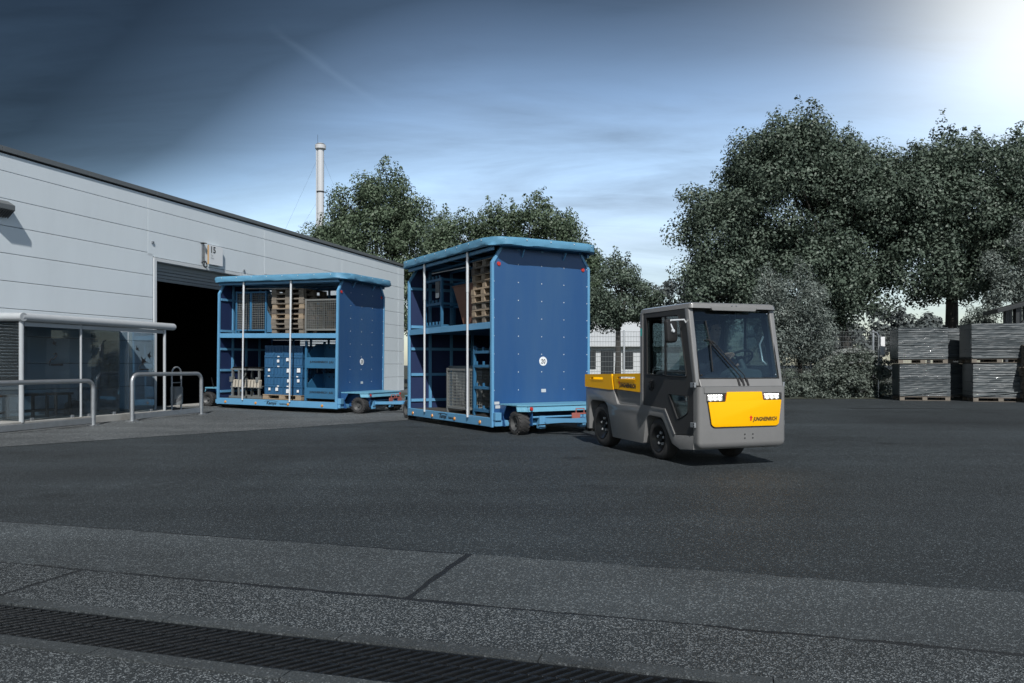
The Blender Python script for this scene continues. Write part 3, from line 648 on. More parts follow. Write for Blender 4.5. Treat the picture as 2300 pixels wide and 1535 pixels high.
def wheel_part(root, loc, r, w, side, name='wheel', lug=True, bolts=0, yaw=0.0, rimmat='rim_grey'):
    """tyre with a rim as its sub-part; axis along local y, outer face on side (+1/-1)"""
    m = Matrix.Rotation(R(90)*side, 4, 'Z')                              # lathe axis x -> y
    prof = [(r*0.60, -w/2+0.01), (r*0.72, -w/2-0.002), (r*0.9, -w/2+0.002), (r*0.97, -w/2+0.018), (r, -w/2+0.04), (r*1.0, w/2-0.04), (r*0.97, w/2-0.018), (r*0.9, w/2-0.002), (r*0.72, w/2+0.002), (r*0.60, w/2-0.01)]
    b = MB(); b.lathe(prof, 36, m, closed=True)
    if lug:
        n = 18
        for i in range(n):
            for sx in (-1, 1):
                t = 2*math.pi*(i+(0.25 if sx > 0 else -0.0))/n
                mm = m @ Matrix.Rotation(t, 4, 'X') @ Matrix.Translation((sx*w*0.24, 0, r)) @ Matrix.Rotation(R(28)*sx, 4, 'Z')
                b.box(-w*0.25, w*0.25, -r*0.11, r*0.11, -0.008, 0.006, mm)
    o = b.build(name, 'tyre', root, loc=loc, smooth=True); o.rotation_euler = (0, 0, yaw)
    rb = MB(); rb.lathe([(0.0, w/2-0.035), (r*0.16, w/2-0.03), (r*0.18, w/2-0.06), (r*0.36, w/2-0.055), (r*0.46, w/2-0.03), (r*0.58, w/2-0.006), (r*0.62, w/2+0.004), (r*0.60, w/2-0.02), (r*0.55, 0)], 30, m)
    rim = rb.build('rim', rimmat, o, smooth=True)
    return o
def plan_round(x0, x1, y0, y1, rf, rr, n=8):
    pts = []
    for cx, cy, r_, a0 in ((x1-rf, y1-rf, rf, 0), (x0+rr, y1-rr, rr, 90), (x0+rr, y0+rr, rr, 180), (x1-rf, y0+rf, rf, 270)):
        for i in range(n+1):
            a = R(a0+90*i/n); pts.append((cx+r_*math.cos(a), cy+r_*math.sin(a)))
    out = []
    for i, p in enumerate(pts):
        q = pts[(i+1) % len(pts)]; L = math.dist(p, q); k = max(1, int(L/0.12))
        for j in range(k): out.append((p[0]+(q[0]-p[0])*j/k, p[1]+(q[1]-p[1])*j/k))
    return out
def make_trailer(loc, fwd, label, poles, slats, seed, pitch=0.0, plates=False, draw_yaw=0.0, draw_len=1.9):
    rz = math.atan2(fwd[1], fwd[0]); rd = random.Random(seed)
    T = empty('tugger_trailer', loc, rot=Euler((0, pitch, rz), 'XYZ')); tag(T, label, 'trailer', 'two storey tugger trailers')
    X = lambda t: TL/2-t
    Y = lambda w: -TW/2+w
    # chassis and floor
    B(X(TL), X(0), Y(0.06), Y(TW-0.06), 0.17, 0.255).build('floor', 'deck_ply', T)
    for sgn, w0, w1 in ((-1, -0.012, 0.05), (1, TW-0.05, TW+0.012)):
        s = B(X(TL), X(0.0), Y(w0), Y(w1), 0.105, 0.262).build('sill', 'light_blue', T, bevel=0.006)
        if sgn < 0:
            for t in (0.41, 1.45, 2.48, 3.48):
                l = MB().lathe([(0.0, 0.022), (0.026, 0.018), (0.034, 0.008), (0.036, 0.0), (0.0, 0.0)], 14, Matrix.Translation((X(t), Y(w0), 0.165)) @ Matrix.Rotation(R(-90), 4, 'Z')).build('marker_lamp', 'amber_lens', s, smooth=True)
            text('lettering', 'Kamps', 0.115, (X(1.98), Y(w0)-0.002, 0.182), (1, 0, 0), (0, 0, 1), 'ink_black', s, shear=0.3, bold=0.003)
            text('lettering', 'GmbH.de', 0.062, (X(1.60), Y(w0)-0.002, 0.170), (1, 0, 0), (0, 0, 1), 'ink_black', s, bold=0.0015)
            pts = [(X(1.98)+0.22*math.cos(R(a)), Y(w0)-0.002, 0.205+0.038*math.sin(R(a))) for a in range(20, 171, 15)]
            MB().tube(pts, 0.004, 5).build('logo_arc', 'ink_black', s)
    # end walls
    out_ = [(0.0, 0.12), (TW, 0.12), (TW, 3.02), (TW-0.20, 3.30), (0.20, 3.30), (0.0, 3.02)]
    yz = lambda x: (lambda w, z, d: (x+d, Y(w), z))
    pan = MB().prism(out_, yz(X(0.0)), -0.012, 0.012).build('end_panel', 'navy_panel', T)
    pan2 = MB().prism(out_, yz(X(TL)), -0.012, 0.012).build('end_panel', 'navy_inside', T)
    for xx, pp in ((X(0.0), pan), (X(TL), pan2)):
        for w in (0.0, TW):
            s = 1 if w == 0 else -1
            b = MB(); b.beam((xx, Y(w+s*0.012), 0.10), (xx, Y(w+s*0.012), 3.02), 0.062, 0.05, up=(0, 1, 0)); b.build('post', 'light_blue', T, bevel=0.005)
            b = MB(); b.beam((xx, Y(w+s*0.012), 3.005), (xx, Y(w+s*0.215), 3.315), 0.062, 0.05, up=(0, 1, 0)); b.build('post', 'light_blue', T, bevel=0.005)
        B(xx-0.03, xx+0.012, Y(0.2), Y(TW-0.2), 3.27, 3.33).build('top_rail', 'light_blue', T)
    # frame grid on the inside of both end walls and of the closed long side
    for xx, dx in ((X(TL)+0.012, 1), (X(0)-0.012, -1)):
        a, c = (xx, xx+0.03) if dx > 0 else (xx-0.03, xx)
        for z in (0.43, 0.99, 1.55, 2.03, 2.86): B(a, c, Y(0.05), Y(TW-0.05), z-0.03, z+0.03).build('frame_bar', 'light_blue', T)
        for w in (0.50, 1.02, 1.55): B(a, c+0.004 if dx > 0 else c, Y(w-0.03), Y(w+0.03), 0.26, 3.26).build('frame_bar', 'light_blue', T)
    if slats:
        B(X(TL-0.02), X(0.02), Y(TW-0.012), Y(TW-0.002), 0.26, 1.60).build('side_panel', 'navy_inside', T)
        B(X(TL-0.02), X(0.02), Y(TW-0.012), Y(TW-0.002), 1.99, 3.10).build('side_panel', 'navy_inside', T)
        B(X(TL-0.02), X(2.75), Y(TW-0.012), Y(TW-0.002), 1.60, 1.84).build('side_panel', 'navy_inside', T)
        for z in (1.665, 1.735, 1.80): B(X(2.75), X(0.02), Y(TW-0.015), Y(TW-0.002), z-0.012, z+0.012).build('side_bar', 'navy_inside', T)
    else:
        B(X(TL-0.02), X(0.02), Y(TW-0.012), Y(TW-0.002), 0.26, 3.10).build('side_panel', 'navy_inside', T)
    for t in (0.55, 1.15, 1.75, 2.35, 2.95): B(X(t+0.03), X(t-0.03), Y(TW-0.05), Y(TW-0.016), 0.26, 3.28).build('frame_bar', 'light_blue', T)
    for z in (0.43, 0.99, 1.52, 2.86): B(X(TL-0.05), X(0.05), Y(TW-0.044), Y(TW-0.013), z-0.03, z+0.03).build('frame_bar', 'light_blue', T)
    # upper storey
    B(X(TL-0.03), X(0.03), Y(0.06), Y(TW-0.06), 1.915, 1.955).build('shelf_deck', 'deck_ply', T)
    for w0, w1 in ((0.0, 0.055), (TW-0.06, TW-0.055)): B(X(TL-0.035), X(0.035), Y(w0), Y(w1), 1.845, 1.962).build('shelf_rail', 'light_blue', T, bevel=0.004)
    for t in (0.6, 1.25, 1.9, 2.5, 3.15): B(X(t+0.03), X(t-0.03), Y(0.06), Y(TW-0.06), 1.85, 1.914).build('shelf_beam', 'light_blue', T)
    # roof: tarpaulin rim with rounded corners, slightly wavy, over a frame
    pl = plan_round(X(TL)-0.13, X(0)+0.30, Y(0)-0.13, Y(TW)+0.13, 0.42, 0.22)
    n = len(pl); vs = []; zl = [3.30, 3.312, 3.37, 3.425, 3.440]; off = [0.0, 0.004, 0.005, 0.003, -0.006]
    cxm = sum(p[0] for p in pl)/n; cym = sum(p[1] for p in pl)/n
    ph = rd.uniform(0, 6)
    for i, (px, py) in enumerate(pl):
        q = pl[(i+1) % n]; pq = pl[i-1]; tx, ty = q[0]-pq[0], q[1]-pq[1]; tl = math.hypot(tx, ty); nx, ny = ty/tl, -tx/tl
        corner = 1.0 if (abs(tx) > 0.02 and abs(ty) > 0.02) else 0.3
        for k in range(5):
            wob = (0.013*math.sin(i*1.1+k*1.3+ph)+0.012*rd.uniform(-1, 1))*corner
            z = zl[k]+(0.006*math.sin(i*0.31+ph)+0.004*rd.uniform(-1, 1))*(1 if k < 4 else 0.5)
            vs.append((px+nx*(off[k]+wob), py+ny*(off[k]+wob), z))
    fs = [(i*5+k, ((i+1) % n)*5+k, ((i+1) % n)*5+k+1, i*5+k+1) for i in range(n) for k in range(4)]
    # inner ring and crown
    base = len(vs)
    for i, (px, py) in enumerate(pl): vs.append((cxm+(px-cxm)*0.94, cym+(py-cym)*0.90, 3.455))
    for i, (px, py) in enumerate(pl): vs.append((cxm+(px-cxm)*0.985, cym+(py-cym)*0.975, 3.285))
    fs += [(i*5+4, ((i+1) % n)*5+4, base+(i+1) % n, base+i) for i in range(n)]+[tuple(base+i for i in range(n))]
    fs += [(i*5, ((i+1) % n)*5, base+n+(i+1) % n, base+n+i) for i in range(n)]
    fs += [(base+n+i, base+n+(i+1) % n, base+(i+1) % n, base+i) for i in range(n)]
    b = MB(); b.add(vs, fs); roof = b.build('roof_tarpaulin', 'tarp_blue', T, smooth=True)
    rv = MB().dome((0, 0, 0), (0, 0, 1), 0.013).mesh('rivet'); rv.materials.append(MAT['rivet_white'])
    acc = 0.2
    for i in range(n):
        p, q = Vector(pl[i]), Vector(pl[(i+1) % n]); L = (q-p).length; acc += L
        if acc > 0.42:
            acc = 0; t_ = (q-p)/L; nr = Vector((t_.y, -t_.x)); o = put('rivet', rv, None, roof, (p.x+nr.x*0.012, p.y+nr.y*0.012, 3.40)); o.rotation_euler = Vector((nr.x, nr.y, 0)).to_track_quat('Z', 'Y').to_euler()
    for w in (0.02, 0.55, 1.05, 1.55, TW-0.02): B(X(TL), X(-0.02), Y(w-0.025), Y(w+0.025), 3.225 if w in (0.02, TW-0.02) else 3.25, 3.283).build('roof_beam', 'light_blue', T)
    for t in (0.7, 1.4, 2.1, 2.8, 3.4): B(X(t+0.02), X(t-0.02), Y(0.06), Y(TW-0.06), 3.284, 3.31).build('roof_bow', 'light_blue', T)
    MB().tube([(X(3.3), Y(0.35), 3.16), (X(1.6), Y(0.40), 3.14)], 0.012, 6).build('curtain_rod', 'pole_silver', T)
    for w in (0.62, 1.52):
        b = MB(); b.beam((X(0)+0.013, Y(w), 3.14), (X(0)+0.10, Y(w), 3.27), 0.02, 0.02); b.build('roof_strut', 'light_blue', T)
    # poles on the open side
    for t in poles:
        po = MB().tube([(X(t), Y(-0.03), 0.23), (X(t), Y(-0.03), 3.30)], 0.022, 12).build('curtain_pole', 'pole_silver', T, smooth=True)
        MB().tube([(X(t), Y(-0.03), 2.55), (X(t), Y(-0.03), 3.28)], 0.027, 12).build('sleeve', 'pole_silver', po, smooth=True)
    # rivets, reflectors and plates on the front panel
    rv2 = MB().dome((0, 0, 0), (1, 0, 0), 0.0105).mesh('rivet'); rv2.materials.append(MAT['rivet_white'])
    for k in range(8):
        z = 3.0-k*0.3215
        for w in (0.045, 0.545, 1.04, 1.53, TW-0.045):
            if z < 0.6: continue
            put('rivet', rv2, None, pan, (X(0)+0.012, Y(w), z))
    for w in (0.14, TW-0.14):
        o = MB().lathe([(0.0, 0.016), (0.034, 0.014), (0.04, 0.0), (0.0, 0.0)], 16, Matrix.Translation((X(0)+0.0125, Y(w), 2.99))).build('reflector', 'red_lens', pan, smooth=True)
    MB().lathe([(0.0, 0.006), (0.080, 0.006), (0.084, 0.003), (0.084, 0.0), (0.0, 0.0)], 30, Matrix.Translation((X(0)+0.0125, Y(1.07), 1.265))).build('speed_disc', 'sign_white', pan)
    def strokes(pts, closed=False):
        b_ = MB(); x_ = X(0)+0.0195; hw = 0.0062
        pts = pts+[pts[0]] if closed else pts
        for (a0, c0), (a1, c1) in zip(pts, pts[1:]):
            L_ = math.hypot(a1-a0, c1-c0); da, dc = (a1-a0)/L_, (c1-c0)/L_
            q = [(a0-da*hw*0.7-dc*hw, c0-dc*hw*0.7+da*hw), (a1+da*hw*0.7-dc*hw, c1+dc*hw*0.7+da*hw), (a1+da*hw*0.7+dc*hw, c1+dc*hw*0.7-da*hw), (a0-da*hw*0.7+dc*hw, c0-dc*hw*0.7-da*hw)]
            b_.add([(x_, Y(1.07)+u, 1.265+v) for u, v in q], [(0, 1, 2, 3)])
        b_.build('lettering', 'ink_black', pan)
    strokes([(-0.038, 0.020), (-0.034, 0.031), (-0.023, 0.036), (-0.013, 0.031), (-0.010, 0.019), (-0.014, 0.008), (-0.038, -0.036), (-0.008, -0.036)])
    strokes([(0.024+0.016*math.cos(R(a)), 0.036*math.sin(R(a))) for a in range(0, 360, 30)], True)
    B(X(0)+0.0125, X(0)+0.016, Y(1.03), Y(1.13), 0.70, 0.76).build('type_plate', 'label_grey', pan)
    if plates:
        B(X(0)+0.0125, X(0)+0.016, Y(0.05), Y(0.15), 0.50, 0.55).build('type_plate', 'label_grey', pan); B(X(0)+0.0125, X(0)+0.016, Y(0.07), Y(0.19), 0.43, 0.485).build('type_plate', 'label_grey', pan)
    # bogies at both ends: decks over the wheels
    for s in (1, -1):
        x0 = s*(TL/2+0.02); x1 = s*(TL/2+0.74); lo, hi = min(x0, x1), max(x0, x1)
        def sx(v): return s*(TL/2+v)
        outl = [(sx(0.02), Y(0.16)), (sx(0.60), Y(0.16)), (sx(0.74), Y(0.30)), (sx(0.74), Y(TW-0.30)), (sx(0.60), Y(TW-0.16)), (sx(0.02), Y(TW-0.16))]
        dk = MB().prism(outl, lambda u, v, d: (u, v, d), 0.490, 0.515).build('wheel_deck', 'checker_plate', T, bevel=0.004)
        lip = [(sx(0.58), Y(0.163)), (sx(0.72), Y(0.30)), (sx(0.72), Y(TW-0.30)), (sx(0.58), Y(TW-0.163))]
        for p, q in zip(lip, lip[1:]):
            b = MB(); dv = Vector((q[0]-p[0], q[1]-p[1])).normalized()*0.004
            b.add([(p[0]+dv.x, p[1]+dv.y, 0.489), (q[0]-dv.x, q[1]-dv.y, 0.489), (q[0]+s*0.03-dv.x, q[1]-dv.y, 0.40), (p[0]+s*0.03+dv.x, p[1]+dv.y, 0.40), (p[0]+dv.x-s*0.02, p[1]+dv.y, 0.489), (q[0]-dv.x-s*0.02, q[1]-dv.y, 0.489), (q[0]+s*0.01-dv.x, q[1]-dv.y, 0.40), (p[0]+s*0.01+dv.x, p[1]+dv.y, 0.40)],
                  [(0, 1, 2, 3), (7, 6, 5, 4), (0, 4, 5, 1), (1, 5, 6, 2), (2, 6, 7, 3), (3, 7, 4, 0)])
            b.build('deck_lip', 'checker_plate', dk)
        for w in (0.36, TW-0.36):
            MB().lathe([(0.0, 0.02), (0.028, 0.018), (0.034, 0.0), (0.0, 0.0)], 14, Matrix.Translation((sx(0.752 if s > 0 else 0.752), Y(w), 0.45)) @ Matrix.Rotation(0 if s > 0 else R(180), 4, 'Z')).build('reflector', 'red_lens', dk, smooth=True)
        for w, q in ((0.40, 1), (TW-0.40, -1)):
            B(lo+0.0, hi-0.02 if s > 0 else hi, Y(w-0.008), Y(w+0.008), 0.16, 0.487).build('fender_plate', 'navy_panel', T)
            b = MB(); b.prism([(0.02, 0.12), (0.20, 0.12), (0.12, 0.30), (0.24, 0.489), (0.02, 0.489)], lambda u, v, d: (sx(u), Y(w-q*0.23)+d, v), -0.006, 0.006); b.build('fender_plate', 'navy_panel', T)
        MB().box(lo if s > 0 else sx(0.10), sx(0.10) if s > 0 else hi, Y(0.02), Y(TW-0.02), 0.12, 0.22).build('cross_member', 'light_blue', T, bevel=0.006)
        if s > 0: B(X(0)+0.02, X(0)+0.13, Y(0.01), Y(0.13), 0.223, 0.36).build('bracket', 'light_blue', T, bevel=0.006)
        for w, sd in ((0.26, -1), (TW-0.26, 1)): wheel_part(T, (sx(0.52), Y(w), 0.195), 0.195, 0.20, sd)
        b = MB(); b.box(sx(0.45) if s > 0 else sx(0.59), sx(0.59) if s > 0 else sx(0.45), Y(0.42), Y(TW-0.42), 0.16, 0.24); b.build('axle', 'light_blue', T, bevel=0.006)
        for w in (0.62, TW-0.62): B(min(sx(0.595), sx(0.70)), max(sx(0.595), sx(0.70)), Y(w-0.06), Y(w+0.06), 0.10, 0.32).build('steering_block', 'light_blue', T, bevel=0.008)
        MB().tube([(sx(0.74), Y(0.50), 0.17), (sx(0.80), Y(TW/2), 0.19), (sx(0.74), Y(TW-0.50), 0.17)], 0.012, 6).build('tie_rod', 'rim_dark', T)
        MB().tube([(sx(0.66), Y(0.44), 0.30), (sx(0.66), Y(TW-0.44), 0.30)], 0.02, 8).build('cross_tube', 'light_blue', T)
    # drawbar in front
    dr_ = Matrix.Translation((TL/2+0.55, 0, 0)) @ Matrix.Rotation(draw_yaw, 4, 'Z')
    P = lambda x, y, z: tuple(dr_ @ Vector((x, y, z)))
    db_ = MB(); db_.beam(P(0, -0.42, 0.24), P(draw_len*0.66, -0.05, 0.27), 0.06, 0.07); db_.beam(P(0, 0.42, 0.24), P(draw_len*0.66, 0.05, 0.27), 0.06, 0.07); db_.beam(P(draw_len*0.55, 0, 0.275), P(draw_len, 0, 0.30), 0.085, 0.075); db_.beam(P(draw_len*0.3, -0.26, 0.25), P(draw_len*0.3, 0.26, 0.25), 0.05, 0.055)
    drw = db_.build('drawbar', 'light_blue', T)
    c = dr_ @ Vector((draw_len+0.06, 0, 0.30)); MB().tube([(c.x+0.06*math.cos(t), c.y+0.06*math.sin(t), c.z) for t in [2*math.pi*i/14 for i in range(14)]], 0.018, 8, closed=True).build('towing_eye', 'rim_dark', drw, smooth=True)
    # red hose bracket under the deck lip
    x = TL/2+0.78; b = MB(); yb = 0.12
    b.box(x, x+0.02, yb, yb+0.17, 0.235, 0.36); b.box(x, x+0.02, yb+0.42, yb+0.59, 0.235, 0.36); b.box(x+0.002, x+0.018, yb+0.17, yb+0.42, 0.335, 0.358)
    rb_ = b.build('hose_bracket', 'rust_red', T)
    for y0 in (yb+0.09, yb+0.35):
        MB().tube([(x+0.01, y0, 0.36), (x+0.01, y0, 0.43), (x+0.01, y0+0.17, 0.43), (x+0.01, y0+0.17, 0.36)], 0.011, 6).build('loop', 'rust_red', rb_)
    # parking lever at the rear
    lv = MB(); lv.tube([(-TL/2-0.42, Y(0.30), 0.50), (-TL/2-0.47, Y(0.30), 0.62), (-TL/2-0.52, Y(0.30), 0.78)], 0.015, 8); lv.build('lever', 'rim_dark', T)
    return T
f2 = Vector((0.505, -0.863)).normalized(); l2 = Vector((-f2.y, f2.x)); f1 = Vector((0.923, -0.386)).normalized(); l1 = Vector((-f1.y, f1.x))
n2 = Vector((-0.361, 13.6)); n1 = Vector((-4.317, 18.95))
o2 = n2-f2*TL/2+l2*TW/2; o1 = n1-f1*TL/2+l1*TW/2
zf = gz(*(o1+f1*2.4)); zr = gz(*(o1-f1*2.4))
zf = 0.005+min(zf, 0.02); zr = 0.004+zr*0.92; pit = math.atan2(zr-zf, 4.8)
TR2 = make_trailer((o2.x, o2.y, 0), f2, 'tall blue two storey trailer coupled right behind the tow tractor', (0.87, 2.83), False, 5, plates=True, draw_yaw=R(6), draw_len=1.35)
TR1 = make_trailer((o1.x, o1.y, (zf+zr)/2), f1, 'blue two storey trailer standing close to the open hall doorway', (1.39, 2.90), True, 9, pitch=pit, draw_yaw=R(-14), draw_len=1.4)
def tmat(T): return Matrix.Translation(T.location) @ T.rotation_euler.to_matrix().to_4x4()
def on_trailer(T, t, w, z, yaw=0.0):
    return tmat(T) @ Matrix.Translation((TL/2-t, -TW/2+w, z)) @ Matrix.Rotation(yaw, 4, 'Z')
def root_at(name, M):
    o = empty(name); o.matrix_basis = M; return o
# ------------------------------------------------------------------ loads
mat('pallet_wood', (0.33, 0.26, 0.185), 0.8, var=0.25, vscale=5, stretch=(1, 6, 6), dirt=0.5, dcol=(0.12, 0.10, 0.08), dscale=2, bump=0.2, bscale=25)
mat('pallet_grey', (0.20, 0.175, 0.145), 0.85, var=0.25, vscale=5, stretch=(1, 6, 6), dirt=0.5, dcol=(0.07, 0.06, 0.05), dscale=2, bump=0.2, bscale=25)
mat('pallet_dark', (0.12, 0.105, 0.09), 0.85, var=0.3, vscale=5, stretch=(1, 6, 6), dirt=0.5, dcol=(0.05, 0.045, 0.04), dscale=2)
mat('steel_blue', (0.03, 0.135, 0.26), 0.5, var=0.15, vscale=4, dirt=0.25, dcol=(0.05, 0.06, 0.07))
mat('steel_grey', (0.20, 0.215, 0.215), 0.5, metal=0.3, var=0.2, vscale=5, dirt=0.3, dcol=(0.08, 0.07, 0.06))
mat('wire_grey', (0.22, 0.225, 0.215), 0.5, metal=0.4, var=0.15)
mat('box_blue', (0.030, 0.105, 0.215), 0.42, var=0.12, vscale=4)
mat('paper', (0.72, 0.74, 0.76), 0.6, var=0.05)
mat('peg_wood', (0.48, 0.44, 0.37), 0.7, var=0.2, vscale=6)
mat('rust_bin', (0.19, 0.085, 0.055), 0.7, var=0.2, vscale=4, dirt=0.5, dcol=(0.09, 0.05, 0.04), dscale=2.5)
mat('bin_grey', (0.20, 0.23, 0.24), 0.5, var=0.15, vscale=3, dirt=0.35, dcol=(0.08, 0.09, 0.09))
PM = {}
def pallet_meshes(l, w, h):
    k = (round(l, 3), round(w, 3), round(h, 3))
    if k not in PM:
        bh = h*0.15; bl = h-3*bh-0.0
        PM[k] = dict(top=B(-l/2, l/2, -0.5*w/6.2, 0.5*w/6.2, 0, bh).mesh('top_board', 0.004, 1), cross=B(-0.065*l/0.95, 0.065*l/0.95, -w/2, w/2, 0, bh).mesh('stringer', 0.003, 1),
                     block=B(-0.07*l/0.95, 0.07*l/0.95, -0.065, 0.065, 0, bl).mesh('block', 0.004, 1), bot=B(-l/2, l/2, -0.06, 0.06, 0, bh).mesh('bottom_board', 0.003, 1), bh=bh, bl=bl)
        # wide face with two openings looks along local y
    return PM[k]
def pallet(M, l, w, h, mt, label, group, name='pallet', seed=0):
    d = pallet_meshes(l, w, h); o = root_at(name, M); rd = random.Random(seed)
    tag(o, label, 'pallet', group)
    def pc(nm, me, x, y, z):
        q = put(nm, me, None, o, (x+rd.uniform(-0.003, 0.003), y+rd.uniform(-0.004, 0.004), z))
        if not me.materials: me.materials.append(MAT[mt])
        q.material_slots[0].link = 'OBJECT'; q.material_slots[0].material = MAT[mt]
    for y in (-w/2+0.06, 0, w/2-0.06): pc('bottom_board', d['bot'], 0, y, 0)
    for x in (-l/2+0.075*l/0.95, 0, l/2-0.075*l/0.95):
        for y in (-w/2+0.066, 0, w/2-0.066): pc('block', d['block'], x, y, d['bh'])
        pc('stringer', d['cross'], x, 0, d['bh']+d['bl'])
    for i in range(5): pc('top_board', d['top'], 0, -w/2+w/12.4+i*(w-w/6.2)/4, 2*d['bh']+d['bl'])
    return o
ORD = ['lowest', 'second', 'third', 'fourth', 'fifth', 'sixth', 'seventh', 'eighth', 'ninth', 'tenth', 'eleventh']
def stack(T, t, w, z, n, l, wd, h, where, group, seed):
    rd = random.Random(seed)
    for k in range(n):
        mt = rd.choices(['pallet_wood', 'pallet_grey', 'pallet_dark'], [3, 3, 1.5] if k < n-3 else [0.6, 3, 3])[0]
        lab = '%s pallet from below %s' % (ORD[k], where) if k else 'lowest pallet %s' % where
        if k == n-1: lab = 'topmost pallet %s' % where
        pallet(on_trailer(T, t+rd.uniform(-0.012, 0.012), w+rd.uniform(-0.02, 0.02), z+k*h, rd.uniform(-0.012, 0.012)), l, wd, h-0.0015, mt, lab, group, seed=seed*31+k)
SH = 1.957; FL = 0.257
stack(TR1, 1.70, 0.72, SH, 9, 1.02, 0.98, 0.1285, 'stacked on the far trailer\'s upper deck', 'pallets stacked on the trailer by the doorway', 11)
stack(TR2, 0.55, 0.62, SH, 9, 0.90, 0.98, 0.131, 'stacked on the nearer trailer behind the tractor', 'pallets stacked on the trailer behind the tractor', 12)
stack(TR1, 0.62, 1.50, SH, 7, 0.95, 0.85, 0.1285, 'behind the grey mesh crate on the far trailer', 'pallets behind the mesh crate', 13)
def grid(mb, o, du, dv, lu, lv, nu, nv, r, nsides=4):
    o, du, dv = Vector(o), Vector(du), Vector(dv)
    for i in range(nu+1): mb.tube([o+du*lu*i/nu, o+du*lu*i/nu+dv*lv], r, nsides, caps=False)
    for j in range(nv+1): mb.tube([o+dv*lv*j/nv, o+dv*lv*j/nv+du*lu], r, nsides, caps=False)
    return mb
def mesh_crate(M, l, w, h, label, frame, wire, name='mesh_crate', nu=15, nv=12, solid=False, feet=0.1):
    o = root_at(name, M); tag(o, label, 'mesh crate')
    for sx in (-1, 1):
        for sy in (-1, 1): B(sx*l/2-0.022, sx*l/2+0.022, sy*w/2-0.022, sy*w/2+0.022, 0, h).build('post', frame, o)
    for z in (feet, h-0.03):
        for sy in (-1, 1): B(-l/2+0.022, l/2-0.022, sy*w/2-0.018, sy*w/2+0.018, z-0.02, z+0.02).build('rail', frame, o)
        for sx in (-1, 1): B(sx*l/2-0.018, sx*l/2+0.018, -w/2+0.022, w/2-0.022, z-0.02, z+0.02).build('rail', frame, o)
    B(-l/2+0.02, l/2-0.02, -w/2+0.02, w/2-0.02, feet-0.015, feet+0.005).build('base', frame, o)
    for sy in (-1, 1):
        tag(grid(MB(), (-l/2+0.02, sy*w/2, feet+0.02), (1, 0, 0), (0, 0, 1), l-0.04, h-feet-0.06, nu, nv, 0.0055).build('wire_mesh', wire, o, fixn=False), kind='stuff')
    for sx in (-1, 1):
        tag(grid(MB(), (sx*l/2, -w/2+0.02, feet+0.02), (0, 1, 0), (0, 0, 1), w-0.04, h-feet-0.06, nu, nv, 0.0055).build('wire_mesh', wire, o, fixn=False), kind='stuff')
    return o
c = mesh_crate(on_trailer(TR1, 0.60, 0.55, SH), 0.94, 0.75, 0.88, 'grey wire mesh crate beside the pallets on the far trailer\'s upper deck', 'wire_grey', 'wire_grey')
c = mesh_crate(on_trailer(TR1, 2.98, 0.78, SH), 0.98, 0.85, 1.13, 'blue framed mesh crate at the rear of the far trailer\'s upper deck', 'steel_blue', 'steel_grey', nu=15, nv=16)
B(-0.03, 0.03, -0.45, -0.428, 0.1, 1.1).build('centre_post', 'steel_blue', c)
MB().add([(0.52, -0.42, 0.05), (0.70, -0.36, 0.05), (0.70, -0.36, 0.30), (0.52, -0.42, 0.62), (0.51, -0.40, 0.05), (0.69, -0.34, 0.05), (0.69, -0.34, 0.30), (0.51, -0.40, 0.62)],
         [(0, 1, 2, 3), (7, 6, 5, 4), (0, 4, 5, 1), (1, 5, 6, 2), (2, 6, 7, 3), (3, 7, 4, 0)]).build('side_flap', 'steel_blue', c)
mesh_crate(on_trailer(TR2, 1.66, 0.50, FL), 0.90, 0.68, 0.88, 'small grey wire mesh crate on the lower deck of the nearer trailer', 'wire_grey', 'steel_grey', nu=14, nv=12)
# stacked plastic boxes on a pallet
pallet(on_trailer(TR1, 1.90, 0.72, FL), 1.24, 0.86, 0.125, 'pallet_wood', 'wooden pallet carrying the stacked blue plastic boxes', None, seed=99)
bl, bw, bh = 0.30, 0.40, 0.255
def crate_mesh():
    b = MB(); b.box(-bl/2+0.020, bl/2-0.020, -bw/2+0.020, bw/2-0.020, 0.0, bh-0.004)
    b.box(-bl/2+0.002, bl/2-0.002, -bw/2+0.002, bw/2-0.002, bh-0.055, bh-0.001)                  # rim
    for x in (-bl/2+0.004, -0.05, 0.05, bl/2-0.022):
        for s in (-1, 1): b.box(x if x in (-bl/2+0.004, bl/2-0.022) else x-0.006, x+0.018 if x in (-bl/2+0.004, bl/2-0.022) else x+0.006, s*(bw/2-0.013)-0.008, s*(bw/2-0.013)+0.008, 0.03, bh-0.056)
    for y in (-0.17, -0.06, 0.06, 0.17):
        for s in (-1, 1): b.box(s*(bl/2-0.013)-0.008, s*(bl/2-0.013)+0.008, y-0.008, y+0.008, 0.03, bh-0.056)
    b.box(-bl/2+0.006, bl/2-0.006, -bw/2+0.006, bw/2-0.006, 0.004, 0.028)
    return b.mesh('plastic_box')
cm = crate_mesh(); cm.materials.append(MAT['box_blue']); rd = random.Random(21)
CN = ['first', 'second', 'third', 'fourth']
